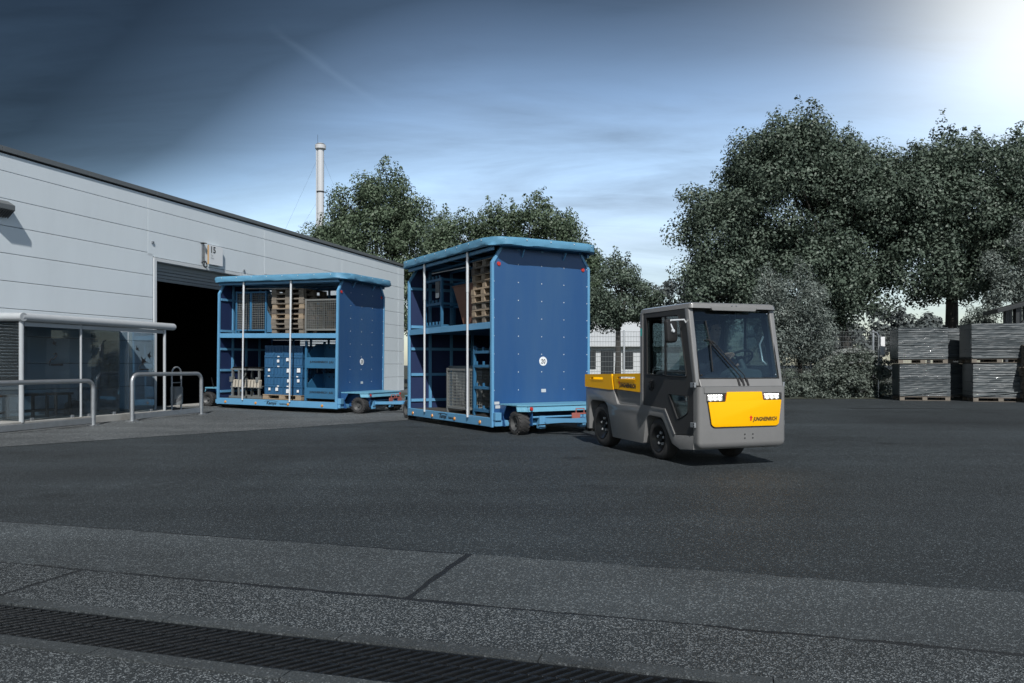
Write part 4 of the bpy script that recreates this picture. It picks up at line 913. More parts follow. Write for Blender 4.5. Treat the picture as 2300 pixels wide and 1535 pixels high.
for k in range(5):
    for i in range(4):
        for dep in (0, 1):
            if dep == 1 and not (i == 3 or k == 4): continue
            M = on_trailer(TR1, 2.49-bl/2-i*(bl+0.004)+rd.uniform(-0.004, 0.004), 0.52+dep*(bw+0.004)+rd.uniform(-0.006, 0.004), FL+0.126+k*bh, rd.uniform(-0.012, 0.012))
            o = put('plastic_box', cm, None); o.matrix_basis = M
            row = 'lowest' if k == 0 else ('topmost' if k == 4 else ['', 'second', 'third', 'fourth'][k])
            tag(o, 'blue plastic box, %s layer from below, %s%s column from the rear' % (row, 'rear row, ' if dep else '', CN[i]), 'plastic box', 'blue plastic boxes stacked on the far trailer')
            if dep == 0 and 0 <= k < 4 and rd.random() < 0.8:
                sz = rd.uniform(0.03, 0.055); cx_ = rd.uniform(-0.04, 0.04); zc = rd.uniform(0.10, 0.15)
                b = MB(); b.prism([(cx_-sz, zc-sz), (cx_+sz, zc-sz*0.9), (cx_+sz*0.9, zc+sz), (cx_-sz*0.9, zc+sz*0.95)], lambda u, v, d: (u, -bw/2+d, v), -0.012, -0.010); b.build('paper_label', 'paper', o)
            if dep == 0 and rd.random() < 0.45:
                B(-0.035, 0.03, -bw/2-0.004, -bw/2-0.002, bh-0.045, bh-0.018).build('paper_label', 'paper', o)
            if i == 3 and k < 3: B(bl/2+0.001, bl/2+0.003, -0.06+0.02*k, 0.03, 0.06, 0.20).build('paper_label', 'paper', o)
# steel stillages with lettering
def stillage(M, label):
    o = root_at('stillage', M); tag(o, label, 'stillage', 'blue steel stillages stacked on the far trailer'); l, w, h = 0.98, 0.80, 0.76
    B(-l/2+0.055, l/2-0.02, -w/2, -w/2+0.02, 0.07, 0.34).build('front_panel', 'steel_blue', o, bevel=0.003)
    B(-l/2+0.03, l/2-0.03, w/2-0.02, w/2, 0.07, 0.70).build('back_panel', 'steel_blue', o)
    B(-l/2+0.03, l/2-0.03, -w/2+0.022, w/2-0.022, 0.06, 0.085).build('base', 'steel_blue', o)
    for sx in (-1, 1):
        for sy in (-1, 1): B(sx*(l/2-0.028)-0.028, sx*(l/2-0.028)+0.028, sy*(w/2-0.026)-0.026, sy*(w/2-0.026)+0.026, 0.0, h).build('corner_post', 'steel_blue', o, bevel=0.004)
    for sx in (-1, 1):
        MB().prism([(-w/2+0.05, 0.09), (w/2-0.05, 0.09), (w/2-0.05, 0.68), (0.02, 0.68), (-w/2+0.05, 0.40)], lambda u, v, d: (sx*(l/2-0.03)+d, u, v), -0.006, 0.006).build('side_plate', 'steel_blue', o)
    for k in range(5): MB().lathe([(0, 0), (0.02, 0), (0.02, 0.004), (0, 0.004)], 8, Matrix.Translation((-0.3+k*0.14, w/2-0.022, 0.60)) @ Matrix.Rotation(R(-90), 4, 'Z')).build('peg_hole', 'ink_black', o)
    text('lettering', 'JUNGHEINRICH  JULI', 0.072, (0.03, -w/2-0.002, 0.225), (1, 0, 0), (0, 0, 1), 'ink_black', o, bold=0.002, width=0.72)
    return o
stillage(on_trailer(TR1, 0.64, 0.62, FL), 'blue steel stillage with lettering on the lower deck, bottom of two')
st = stillage(on_trailer(TR1, 0.64, 0.62, FL+0.765), 'blue steel stillage with lettering stacked on top of its twin')
# grey rack with rollers and wooden pegs
rk = root_at('roller_rack', on_trailer(TR1, 3.12, 0.62, FL)); tag(rk, 'grey steel rack with rollers and pale wooden pegs on the lower deck', 'rack')
for x in (-0.47, -0.25, 0.42):
    for y in (-0.25, 0.25): B(x-0.025, x+0.025, y-0.025, y+0.025, 0.05, 0.74).build('post', 'steel_grey', rk)
for y in (-0.25, 0.25):
    B(-0.52, 0.50, y-0.03, y+0.03, 0.74, 0.785).build('top_rail', 'steel_grey', rk); B(-0.52, 0.50, y-0.028, y+0.028, 0.27, 0.31).build('middle_rail', 'steel_grey', rk); B(-0.56, 0.53, y-0.04, y+0.04, 0.0, 0.055).build('skid', 'steel_grey', rk)
    for x in (-0.49, 0.38): B(x-0.05, x+0.05, y-0.05, y+0.05, 0.42, 0.56).build('sleeve', 'steel_grey', rk, bevel=0.008)
for k in range(9): MB().tube([(-0.44+k*0.107, -0.27, 0.80), (-0.44+k*0.107, 0.27, 0.80)], 0.028, 8).build('roller', 'rim_dark', rk)
for k in range(9):
    if k == 3: continue
    MB().prism(rpoly([(-0.032, 0.0), (0.032, 0.0), (0.030, 0.20), (-0.026, 0.20)], [0, 0, 0.03, 0.03]), lambda u, v, d: (-0.40+k*0.102+u+v*0.1, -0.25+d, 0.29+v), -0.045, 0.045).build('peg', 'peg_wood', rk)
# loads on the nearer trailer
def peg_rack(M, l, w, h, levels, label, name='peg_rack', pegs=5):
    o = root_at(name, M); tag(o, label, 'rack')
    for sx in (-1, 1):
        for sy in (-1, 1): B(sx*l/2-0.025, sx*l/2+0.025, sy*w/2-0.025, sy*w/2+0.025, 0, h).build('post', 'steel_blue', o)
    for z in levels:
        for sy in (-1, 1): B(-l/2+0.026, l/2-0.026, sy*w/2-0.022, sy*w/2+0.022, z-0.025, z+0.025).build('rail', 'steel_blue', o)
        for sx in (-1, 1): B(sx*l/2-0.02, sx*l/2+0.02, -w/2+0.026, w/2-0.026, z-0.022, z+0.022).build('rail', 'steel_blue', o)
        for k in range(pegs):
            x = -l/2+0.09+k*(l-0.18)/max(1, pegs-1)
            B(x-0.016, x+0.016, -w/2-0.016, -w/2+0.016, z+0.026, z+0.09).build('peg', 'steel_blue', o)
    return o
pr_ = peg_rack(on_trailer(TR2, 3.05, 0.62, SH), 0.85, 0.7, 1.06, (0.06, 0.52, 1.02), 'blue steel peg rack at the rear of the nearer trailer\'s upper deck')
B(0.18, 0.38, -0.385, -0.376, 0.66, 0.98).build('notice_board', 'slate_grey', pr_); B(0.20, 0.36, -0.389, -0.386, 0.64, 0.74).build('paper_label', 'paper', pr_)
bb = root_at('tapered_bin', on_trailer(TR2, 1.62, 0.80, SH)); tag(bb, 'rust brown tapered steel bin between the peg rack and the pallets', 'bin')
t_, o_ = 0.018, [(-0.62, 0.80), (0.42, 0.80), (0.32, 0.0), (-0.22, 0.0)]
def frus(z0, z1, a0, a1, inset): return [(a0[0]+inset, -0.42+inset, z0), (a0[1]-inset, -0.42+inset, z0), (a0[1]-inset, 0.42-inset, z0), (a0[0]+inset, 0.42-inset, z0), (a1[0]+inset, -0.46+inset, z1), (a1[1]-inset, -0.46+inset, z1), (a1[1]-inset, 0.46-inset, z1), (a1[0]+inset, 0.46-inset, z1)]
b = MB(); oq = frus(0.0, 0.82, (-0.20, 0.36), (-0.62, 0.42), 0); iq = frus(0.03, 0.82, (-0.20, 0.36), (-0.62, 0.42), 0.02)
b.add(oq+iq, [(3, 2, 1, 0), (0, 1, 5, 4), (1, 2, 6, 5), (2, 3, 7, 6), (3, 0, 4, 7), (8, 9, 10, 11), (8, 12, 13, 9), (9, 13, 14, 10), (10, 14, 15, 11), (11, 15, 12, 8), (4, 5, 13, 12), (5, 6, 14, 13), (6, 7, 15, 14), (7, 4, 12, 15)])
b.build('bin_body', 'rust_bin', bb, fixn=False)
b = MB(); b.tube([(-0.63, -0.47, 0.825), (0.43, -0.47, 0.825), (0.43, 0.47, 0.825), (-0.63, 0.47, 0.825)], 0.016, 6, closed=True); b.build('rim', 'rust_bin', bb)
tb = root_at('tipping_bin', on_trailer(TR2, 2.45, 1.28, FL)); tag(tb, 'grey sloping tipping bin at the back of the lower deck', 'bin')
b = MB(); prf = [(-0.95, 0.90), (0.55, 0.90), (0.55, 0.22), (-0.10, 0.22)]
b.prism(prf, lambda u, v, d: (u, d, v), -0.45, -0.43); b.prism(prf, lambda u, v, d: (u, d, v), 0.43, 0.45)
b.add([(-0.95, -0.43, 0.90), (-0.10, -0.43, 0.22), (-0.10, 0.43, 0.22), (-0.95, 0.43, 0.90)], [(0, 1, 2, 3)]); b.add([(0.55, -0.43, 0.22), (0.55, -0.43, 0.90), (0.55, 0.43, 0.90), (0.55, 0.43, 0.22)], [(0, 1, 2, 3)]); b.add([(-0.1, -0.43, 0.22), (0.55, -0.43, 0.22), (0.55, 0.43, 0.22), (-0.1, 0.43, 0.22)], [(0, 1, 2, 3)])
b.build('bin_body', 'bin_grey', tb); B(-0.05, 0.5, -0.38, -0.28, 0, 0.21).build('skid', 'bin_grey', tb); B(-0.05, 0.5, 0.28, 0.38, 0, 0.21).build('skid', 'bin_grey', tb)
b = MB(); b.tube([(-0.96, -0.46, 0.905), (0.56, -0.46, 0.905), (0.56, 0.46, 0.905), (-0.96, 0.46, 0.905)], 0.02, 6, closed=True); b.build('rim', 'bin_grey', tb)
peg_rack(on_trailer(TR2, 0.62, 0.45, FL), 0.72, 0.55, 1.30, (0.10, 0.52, 0.92, 1.18), 'blue steel peg rack on the lower deck beside the end panel', pegs=3)
# ------------------------------------------------------------------ tow tractor
mat('tractor_grey', (0.196, 0.196, 0.196), 0.38, var=0.06, vscale=3, bump=0.02, bscale=120, dirt=0.30, dcol=(0.13, 0.13, 0.128), dscale=2.2, coat=0.5)
mat('cab_dark', (0.030, 0.030, 0.031), 0.5, var=0.08, vscale=4, bump=0.03, bscale=150)
mat('signal_yellow', (0.95, 0.48, 0.0), 0.45, var=0.03, vscale=2, spec=0.25)
mat('bolt_bright', (0.50, 0.51, 0.52), 0.35, var=0.1)
mat('rubber', (0.012, 0.012, 0.013), 0.6, var=0.2)
mat('chrome', (0.75, 0.76, 0.78), 0.12, metal=1.0, var=0.02)
mat('lamp_house', (0.05, 0.045, 0.045), 0.25, var=0.1)
mat('lamp_lit', (0.9, 0.9, 0.88), 0.2, emit=(1.0, 0.95, 0.86), estr=7.0)
mat('tray_lit', (0.7, 0.7, 0.7), 0.25, metal=0.6, emit=(1.0, 0.95, 0.88), estr=0.35)
mat('indicator', (0.30, 0.05, 0.02), 0.2)
mat('dash', (0.075, 0.095, 0.10), 0.5, var=0.1)
mat('seat_black', (0.02, 0.021, 0.022), 0.7, var=0.2, bump=0.1, bscale=80)
mat('seat_grey', (0.20, 0.21, 0.21), 0.6)
mat('logo_red', (0.65, 0.02, 0.015), 0.4)
mat('teal_sticker', (0.02, 0.40, 0.38), 0.4)
mat('jacket', (0.018, 0.020, 0.024), 0.85, var=0.25, vscale=8, bump=0.3, bscale=18)
mat('skin', (0.55, 0.33, 0.24), 0.5, var=0.08, vscale=10)
mat('hair', (0.018, 0.013, 0.010), 0.6, var=0.3, vscale=30, bump=0.4, bscale=60)
glass('cab_glass', (0.66, 0.74, 0.76), 0.06)
mat('lens', (0.8, 0.8, 0.8), 0.05)
glass('lamp_glass', (0.92, 0.94, 0.95), 0.05)
tfw = Vector((0.32, -0.947)).normalized(); tlf = Vector((-tfw.y, tfw.x))
tp = Vector((2.149, 8.872))+tlf*0.60
TT = empty('tow_tractor', (tp.x, tp.y, 0), math.atan2(tfw.y, tfw.x))
tag(TT, 'grey and yellow tow tractor with a glazed cab and lit headlights', 'tow tractor')
S = lambda y0: (lambda t, z, d: (-t, y0+d, z))
# lower body with the wheel arches in its outline
body = [(3.16, 0.862), (3.16, 0.40), (3.13, 0.235), (3.035, 0.235), (3.03, 0.58), (2.95, 0.675), (2.50, 0.675), (2.41, 0.62), (2.24, 0.175), (1.33, 0.17), (1.265, 0.49), (1.20, 0.55), (0.87, 0.54), (0.80, 0.49), (0.605, 0.24), (0.42, 0.185), (0.121, 0.21), (0.121, 0.372), (0.54, 0.349), (0.775, 0.638), (1.385, 0.658), (2.09, 0.648), (2.21, 0.862)]
rb_ = [0.02, 0.03, 0.02, 0.0, 0.06, 0.06, 0.06, 0.06, 0.02, 0.02, 0.05, 0.05, 0.05, 0.05, 0.02, 0.03, 0, 0, 0, 0.02, 0, 0.03, 0.02]
MB().prism(rpoly(body, rb_, 3), S(0), -0.60, 0.60).build('chassis', 'tractor_grey', TT, bevel=0.014, seg=2, smooth=True)
B(-2.30, -1.40, -0.565, 0.565, 0.58, 0.855).build('bed_base', 'tractor_grey', TT, bevel=0.008)
B(-3.12, -1.42, -0.55, 0.55, 0.856, 0.875).build('bed_floor', 'cab_dark', TT)
B(-2.95, -0.75, -0.36, 0.36, 0.20, 0.50).build('undertray', 'rubber', TT)
B(-3.26, -3.16, -0.10, 0.10, 0.25, 0.50).build('tow_coupling', 'rubber', TT, bevel=0.01)
# door sill edge strip
for sy in (-1, 1):
    b = MB(); y = sy*0.603
    for p, q in (((1.385, 0.668), (0.765, 0.648)), ((0.765, 0.648), (0.53, 0.355)), ):
        b.beam((-p[0], y, p[1]), (-q[0], y, q[1]), 0.018, 0.014, up=(0, 1, 0))
    b.build('sill_strip', 'tractor_grey', TT)
# load bed sides: yellow plates with a long slot
def bed_side(sy):
    y = sy*0.585
    def slot(t0, t1, z0, z1): return rrect(t0, t1, z0, z1, 0.008, 2)
    rear = rpoly([(3.185, 0.868), (3.185, 1.058), (2.262, 1.070), (2.205, 0.848), (2.36, 0.846)], 0.012, 2)
    o = plate(rear, [slot(2.55, 2.97, 0.985, 1.018)], S(y), -0.022, 0.022).build('bed_side', 'signal_yellow', TT)
    fr = rpoly([(2.225, 1.073), (1.412, 1.088), (1.412, 0.838), (2.168, 0.862)], 0.010, 2)
    o2 = plate(fr, [slot(1.56, 2.09, 1.005, 1.037)], S(y), -0.018, 0.018).build('bed_side', 'signal_yellow', TT)
    for t0, t1, zz, oo in ((2.55, 2.97, 0.972, o), (1.56, 2.09, 0.990, o2)):
        B(-t1, -t0, y-sy*0.0-0.05, y+0.05, zz-0.002, zz+0.012).build('slot_lip', 'signal_yellow', oo) if False else None
        b = MB(); b.add([(-t1+0.02, y+sy*0.023, zz-0.02), (-t0+0.02, y+sy*0.023, zz-0.02), (-t0, y+sy*0.026, zz+0.012), (-t1, y+sy*0.026, zz+0.012)], [(0, 1, 2, 3)]); b.build('slot_lip', 'signal_yellow', oo)
    if sy < 0:
        text('lettering', 'JUNGHEINRICH', 0.078, (-1.775, y-0.0195, 0.915), (1, 0, -0.025), (0, 0, 1), 'ink_black', o2, bold=0.003, shear=0.25, width=0.50, space=1.08)
        MB().prism([(0, 0.0), (0.026, 0.028), (0.012, 0.028), (0.012, 0.05), (-0.012, 0.05), (-0.012, 0.028), (-0.026, 0.028)], lambda u, v, d: (-2.025+u, y-0.02+d, 0.985-v), -0.001, 0.001).build('logo_arrow', 'logo_red', o2)
for sy in (-1, 1): bed_side(sy)
plate(rrect(-0.56, 0.56, 0.868, 1.058, 0.01, 2), [rrect(-0.3, 0.3, 0.985, 1.018, 0.01, 2)], lambda u, v, d: (-3.18+d, u, v), -0.02, 0.02).build('tailboard', 'signal_yellow', TT)
# wheels
for t, r_, w_ in ((2.645, 0.322, 0.21), (0.985, 0.262, 0.17)):
    for sy in (-1, 1):
        wh = wheel_part(TT, (-t, sy*(0.575-w_/2), r_), r_, w_, sy, lug=False, rimmat='rim_dark')
        m = Matrix.Rotation(R(90)*sy, 4, 'Z'); w2 = w_/2
        for k in range(5):
            a = 2*math.pi*k/5+0.3
            MB().lathe([(0, 0.024), (0.018, 0.022), (0.020, 0.0), (0, 0)], 8, m @ Matrix.Translation((w2-0.052, r_*0.28*math.cos(a), r_*0.28*math.sin(a)))).build('wheel_bolt', 'bolt_bright', wh)
        b = MB()
        for k in (-1, 0, 1): b.lathe([(r_-0.004, k*0.045-0.004), (r_+0.0015, k*0.045-0.004), (r_+0.0015, k*0.045+0.004), (r_-0.004, k*0.045+0.004)], 36, m, closed=True)
# cab: rear posts, front pillars, roof
for sy in (-1, 1):
    B(-1.415, -1.335, sy*0.55-0.055, sy*0.55+0.055, 0.655, 1.885).build('rear_pillar', 'tractor_grey', TT, bevel=0.012)
    b = MB(); b.add([(-0.055, sy*0.60, 0.955), (-0.135, sy*0.60, 0.955), (-0.325, sy*0.60, 1.88), (-0.235, sy*0.60, 1.88), (-0.055, sy*0.535, 0.955), (-0.135, sy*0.535, 0.955), (-0.325, sy*0.535, 1.88), (-0.235, sy*0.535, 1.88)],
                    [(0, 1, 2, 3), (7, 6, 5, 4), (0, 4, 5, 1), (1, 5, 6, 2), (2, 6, 7, 3), (3, 7, 4, 0)]); b.build('front_pillar', 'tractor_grey', TT, bevel=0.016, seg=3, smooth=True)
roofp = rpoly([(-0.185, -0.60), (-0.185, 0.60), (-1.43, 0.605), (-1.43, -0.605)], 0.05, 4)
b = MB(); n = len(roofp)
rings = [(0.0, 1.872), (-0.008, 1.90), (-0.02, 1.925), (-0.06, 1.938)]
vs = []; cx_, cy_ = -0.81, 0
for off, z in rings: vs += [(cx_+(x-cx_)*(1+off), cy_+(y-cy_)*(1+off), z) for x, y in roofp]
fs = [tuple(range(n-1, -1, -1)), tuple(3*n+i for i in range(n))]+[(k*n+i, k*n+(i+1) % n, (k+1)*n+(i+1) % n, (k+1)*n+i) for k in range(3) for i in range(n)]
b.add(vs, fs); roof = b.build('roof', 'tractor_grey', TT, smooth=True)
MB().prism(rpoly([(-0.33, 1.895), (0.33, 1.895), (0.30, 1.845), (-0.30, 1.845)], 0.01, 2), lambda u, v, d: (-0.20+d, u, v), -0.03, 0.018).build('visor', 'tractor_grey', roof, bevel=0.006)
for u in (-0.03, 0.03): MB().dome((-0.181, u, 1.905), (1, 0, 0), 0.008).build('screw', 'chrome', roof)
B(-1.43, -1.335, -0.49, 0.49, 1.80, 1.87).build('rear_rail', 'tractor_grey', TT); B(-1.42, -1.345, -0.49, 0.49, 0.66, 1.08).build('rear_wall', 'cab_dark', TT)
plate(rrect(-0.49, 0.49, 1.085, 1.795, 0.01), [rrect(-0.44, 0.44, 1.13, 1.75, 0.03)], lambda u, v, d: (-1.38+d, u, v), -0.015, 0.015).build('rear_window_frame', 'cab_dark', TT)
B(-1.383, -1.377, -0.44, 0.44, 1.13, 1.75).build('rear_glass', 'cab_glass', TT)
# doors
for sy in (-1, 1):
    dout = rpoly([(1.328, 0.675), (1.328, 1.865), (0.315, 1.865), (0.128, 1.02), (0.122, 0.38), (0.535, 0.358), (0.765, 0.655)], 0.008, 2)
    win = rpoly([(1.245, 1.815), (0.445, 1.80), (0.262, 1.055), (1.23, 1.075)], 0.03, 3); low = rpoly([(0.685, 0.845), (0.225, 0.832), (0.237, 0.64), (0.30, 0.60), (0.475, 0.54)], 0.02, 3)
    door = plate(dout, [win, low], S(sy*0.585), -0.014, 0.014).build('door', 'cab_dark', TT)
    for lp, nm in ((win, 'window_glass'), (low, 'window_glass')):
        MB().prism(lp, S(sy*0.583), -0.003, 0.003).build(nm, 'cab_glass', door)
    def frame_loop(lp, r_):
        MB().tube([(-t, sy*0.600, z) for t, z in lp], r_, 6, closed=True).build('window_seal', 'rubber', door)
    frame_loop(win, 0.009); frame_loop(low, 0.008)
    B(-0.80, -0.77, sy*0.583-0.008, sy*0.583+0.008, 1.07, 1.81).build('window_bar', 'rubber', door)
    m = Matrix.Rotation(R(90)*sy, 4, 'Z'); m.translation = (-1.12, sy*0.599, 0.935)
    MB().lathe([(0.068, 0.0), (0.066, 0.012), (0.052, 0.014), (0.050, 0.002), (0.042, 0.002), (0.040, 0.022), (0.0, 0.026)], 22, m).build('door_handle', 'rubber', door, smooth=True)
    for z in (0.965, 0.50):
        hg = B(-0.15, -0.055, sy*0.613-0.012, sy*0.613+0.012, z-0.03, z+0.03).build('hinge', 'galvanised', door, bevel=0.006)
        for zz in (-0.016, 0.016): MB().dome((-0.075, sy*0.626, z+zz), (0, sy, 0), 0.010).build('screw', 'rubber', hg)
B(-1.401, -1.36, -0.6085, -0.606, 1.58, 1.68).build('sticker', 'teal_sticker', TT)
# nose
plan = rpoly([(-0.119, -0.60), (-0.005, -0.60), (0.0, 0.60), (-0.119, 0.60)], [0, 0.06, 0.06, 0], 5)
nose = MB()
lev = [(0.235, -0.030, 0.04), (0.262, -0.006, 0.008), (0.30, 0.0, 0.0), (0.90, 0.0, 0.0), (0.945, 0.0, 0.0)]
n = len(plan); vs = []
for z, dx, dy in lev: vs += [((x+dx*(1 if x > -0.1 else 0)), y*(1-dy), z) for x, y in plan]
nose.add(vs, [tuple(range(n-1, -1, -1)), tuple((len(lev)-1)*n+i for i in range(n))]+[(k*n+i, k*n+(i+1) % n, (k+1)*n+(i+1) % n, (k+1)*n+i) for k in range(len(lev)-1) for i in range(n)])
nz = nose.build('nose_panel', 'tractor_grey', TT, smooth=True)
b = MB(); b.prism([(0.012, 0.947), (0.118, 0.947), (0.118, 1.035), (0.055, 1.035)], lambda t, z, d: (-t, d, z), -0.565, 0.565); b.build('cowl', 'tractor_grey', TT, bevel=0.006)
fx = lambda x: (lambda u, v, d: (x+d, u, v))
MB().prism([(-0.53, 0.872), (0.53, 0.872), (0.535, 0.942), (-0.535, 0.942)], fx(0.0), 0.0005, 0.006).build('bonnet_strip', 'tractor_grey', nz, bevel=0.002)
yel = rpoly([(-0.235, 0.885), (0.245, 0.885), (0.262, 0.785), (0.520, 0.785), (0.485, 0.505), (0.455, 0.480), (-0.405, 0.480), (-0.440, 0.505), (-0.485, 0.77), (-0.255, 0.77)], [0.015, 0.015, 0.012, 0.012, 0.03, 0.03, 0.03, 0.03, 0.012, 0.012], 3)
MB().prism([(u*1.012+0.0, 0.683+(v-0.683)*1.03) for u, v in yel], fx(0.0), 0.0006, 0.005).build('panel_seal', 'rubber', nz)
yp = MB().prism(yel, fx(0.0), 0.006, 0.018).build('front_panel', 'signal_yellow', nz, bevel=0.004, smooth=True)
text('lettering', 'JUNGHEINRICH', 0.062, (0.0195, 0.285, 0.560), (0, 1, 0.0), (0, 0, 1), 'ink_black', yp, bold=0.0026, shear=0.3, depth=0.001, width=0.34, space=1.08)
MB().prism([(0, 0.0), (0.024, 0.026), (0.011, 0.026), (0.008, 0.062), (-0.014, 0.062), (-0.011, 0.026), (-0.024, 0.026)], lambda u, v, d: (0.0195+d, 0.092+u, 0.606-v), -0.001, 0.001).build('logo_arrow', 'logo_red', yp)
for sy, s0, s1, z0, z1 in ((-1, -0.500, -0.245, 0.775, 0.862), (1, 0.270, 0.530, 0.792, 0.868)):
    hl = B(0.0006, 0.010, s0, s1, z0, z1).build('headlight', 'lamp_house', nz, bevel=0.003)
    m_ = 0.05 if sy < 0 else 0.02; e0, e1 = (s0+0.012, s1-0.055) if sy < 0 else (s0+0.012, s1-0.045)
    w3 = (e1-e0)/3
    B(0.0104, 0.0112, e0-0.004, e1+0.004, z0+0.010, z1-0.026).build('reflector_tray', 'tray_lit', hl)
    for k in range(3):
        c0 = e0+(k+0.5)*w3
        MB().lathe([(0.028, 0.012), (0.024, 0.0065), (0.022, 0.0055)], 14, Matrix.Translation((0.0075, c0, (z0+z1)/2-0.010)), closed=True).build('reflector', 'tray_lit', hl, smooth=True)
        MB().dome((0.0116, c0, (z0+z1)/2-0.010), (1, 0, 0), 0.014).build('bulb', 'lamp_lit', hl)
    for k in range(9): MB().dome((0.0102, e0+0.006+k*(e1-e0-0.012)/8, z1-0.016), (1, 0, 0), 0.0085).build('led', 'lamp_lit', hl)
    ii = (s1-0.010, s1-0.002) if sy < 0 else (s0+0.002, s0+0.008)
    B(0.0104, 0.013, ii[0], ii[1], z0+0.004, z1-0.004).build('indicator', 'indicator', hl)
    B(0.0195, 0.0215, e0-0.006, e1+0.03, z0+0.006, z1-0.004).build('lens', 'lamp_glass', hl)
for u, z in ((0.02, 0.34), (0.02, 0.385), (0.13, 0.34), (0.13, 0.385)): MB().lathe([(0.0, 0.001), (0.009, 0.001), (0.009, 0.0), (0, 0)], 10, Matrix.Translation((0.0006, u, z))).build('bolt_hole', 'ink_black', nz)
# windscreen with rubber seal, wipers
def ws(a, c, off=0.0):
    t = 0.072+0.188*c; z = 1.038+0.822*c; nrm = Vector((0.822, 0, 0.188)).normalized()
    return Vector((-t, -0.545+1.09*a, z))+nrm*off
scr = MB().add([ws(0, 0), ws(1, 0), ws(1, 1), ws(0, 1), ws(0, 0, -0.006), ws(1, 0, -0.006), ws(1, 1, -0.006), ws(0, 1, -0.006)], [(0, 1, 2, 3), (7, 6, 5, 4), (0, 4, 5, 1), (1, 5, 6, 2), (2, 6, 7, 3), (3, 7, 4, 0)]).build('windscreen', 'cab_glass', TT)
MB().tube([ws(0, 0, 0.002), ws(1, 0, 0.002), ws(1, 1, 0.002), ws(0, 1, 0.002)], 0.013, 6, closed=True).build('windscreen_seal', 'rubber', scr)
for a, c in ((0.03, 0.05), (0.97, 0.06), (0.03, 0.96), (0.97, 0.96)): MB().dome(ws(a, c, 0.001), (0.97, 0, 0.22), 0.013).build('glass_clip', 'chrome' if a > 0.5 else 'rubber', scr)
wp = MB(); wp.tube([ws(0.50, -0.05, 0.03), ws(0.48, 0.04, 0.035), ws(0.17, 0.52, 0.03)], 0.007, 6); w1 = wp.build('wiper_arm', 'rubber', TT)
MB().tube([ws(0.56, -0.05, 0.03), ws(0.54, 0.04, 0.035), ws(0.19, 0.54, 0.03)], 0.006, 6).build('wiper_arm', 'rubber', TT)
MB().tube([ws(0.155, 0.83, 0.012), ws(0.175, 0.50, 0.018), ws(0.165, 0.10, 0.012)], 0.008, 6).build('wiper_blade', 'rubber', w1)
MB().tube([ws(0.13, 0.56, 0.024), ws(0.22, 0.50, 0.024)], 0.009, 6).build('wiper_joint', 'rubber', w1)
for a in (0.46, 0.515, 0.57): B(0.02, 0.045, -0.545+1.09*a-0.014, -0.545+1.09*a+0.014, 0.95, 1.01).build('wiper_base', 'rubber', TT) if False else MB().beam((-0.015, -0.545+1.09*a, 0.955), (-0.06, -0.545+1.09*a+0.0, 1.042), 0.026, 0.02).build('wiper_base', 'rubber', TT)
# mirrors
for sy in (-1, 1):
    if sy > 0:                                                           # the far mirror is folded in against the cab
        ar = MB().tube([(-0.285, 0.60, 1.70), (-0.29, 0.64, 1.72), (-0.33, 0.66, 1.70), (-0.36, 0.66, 1.60)], 0.011, 8).build('mirror_arm', 'rubber', TT, smooth=True)
        MB().prism(rrect(-0.50, -0.34, 1.44, 1.70, 0.03, 3), lambda u, v, d: (u, 0.665+d, v), -0.018, 0.025).build('mirror_housing', 'rubber', ar, bevel=0.008)
        continue
    ar = MB().tube([(-0.285, sy*0.60, 1.70), (-0.285, sy*0.625, 1.735), (-0.29, sy*0.80, 1.725), (-0.285, sy*0.815, 1.70), (-0.265, sy*0.775, 1.60)], 0.011, 8).build('mirror_arm', 'pole_silver', TT, smooth=True)
    mm = Matrix.Translation((-0.305, sy*0.785, 1.60)) @ Matrix.Rotation(sy*R(-12), 4, 'Z') @ Matrix.Rotation(R(4), 4, 'X')
    b = MB(); pr2 = rrect(-0.085, 0.085, -0.14, 0.14, 0.035, 4); n = len(pr2); vs = []
    for k, (x, sc) in enumerate(((-0.028, 0.97), (-0.02, 1.0), (0.0, 0.985), (0.02, 0.88), (0.028, 0.66))): vs += [mm @ Vector((x, u*sc, v*sc)) for u, v in pr2]
    b.add(vs, [tuple(range(n-1, -1, -1)), tuple(4*n+i for i in range(n))]+[(k*n+i, k*n+(i+1) % n, (k+1)*n+(i+1) % n, (k+1)*n+i) for k in range(4) for i in range(n)])
    ho = b.build('mirror_housing', 'rubber', ar, smooth=True)
    MB().lathe([(0.0, 0.05), (0.018, 0.048), (0.024, 0.035), (0.024, 0.02), (0, 0.02)], 12, mm).build('mirror_clamp', 'pole_silver', ar, smooth=True)
# inside the cab
seat = B(-1.18, -0.78, 0.0, 0.44, 0.60, 0.74).build('seat', 'seat_black', TT, bevel=0.04, seg=3)
b = MB(); b.beam((-1.16, 0.22, 0.72), (-1.26, 0.22, 1.32), 0.42, 0.10, up=(1, 0, 0)); b.build('backrest', 'seat_black', seat, bevel=0.03, seg=3)
se2 = B(-1.18, -0.80, -0.50, -0.16, 0.60, 0.72).build('passenger_seat', 'seat_grey', TT, bevel=0.03, seg=3); MB().beam((-1.20, -0.33, 0.70), (-1.25, -0.33, 1.12), 0.32, 0.06, up=(1, 0, 0)).build('backrest', 'seat_grey', se2, bevel=0.025)
B(-0.30, -0.13, -0.50, 0.52, 0.62, 0.99).build('dashboard', 'dash', TT, bevel=0.03, seg=3)
b = MB(); b.prism(rpoly([(-0.10, 0.98), (0.40, 0.98), (0.37, 1.14), (0.05, 1.17), (-0.08, 1.10)], 0.03, 2), lambda u, v, d: (-0.26+d, u, v), -0.10, 0.10); b.build('instrument_pod', 'dash', TT, bevel=0.015)
col = MB().tube([(-0.30, 0.26, 1.08), (-0.43, 0.26, 1.255)], 0.035, 10).build('steering_column', 'dash', TT, smooth=True)
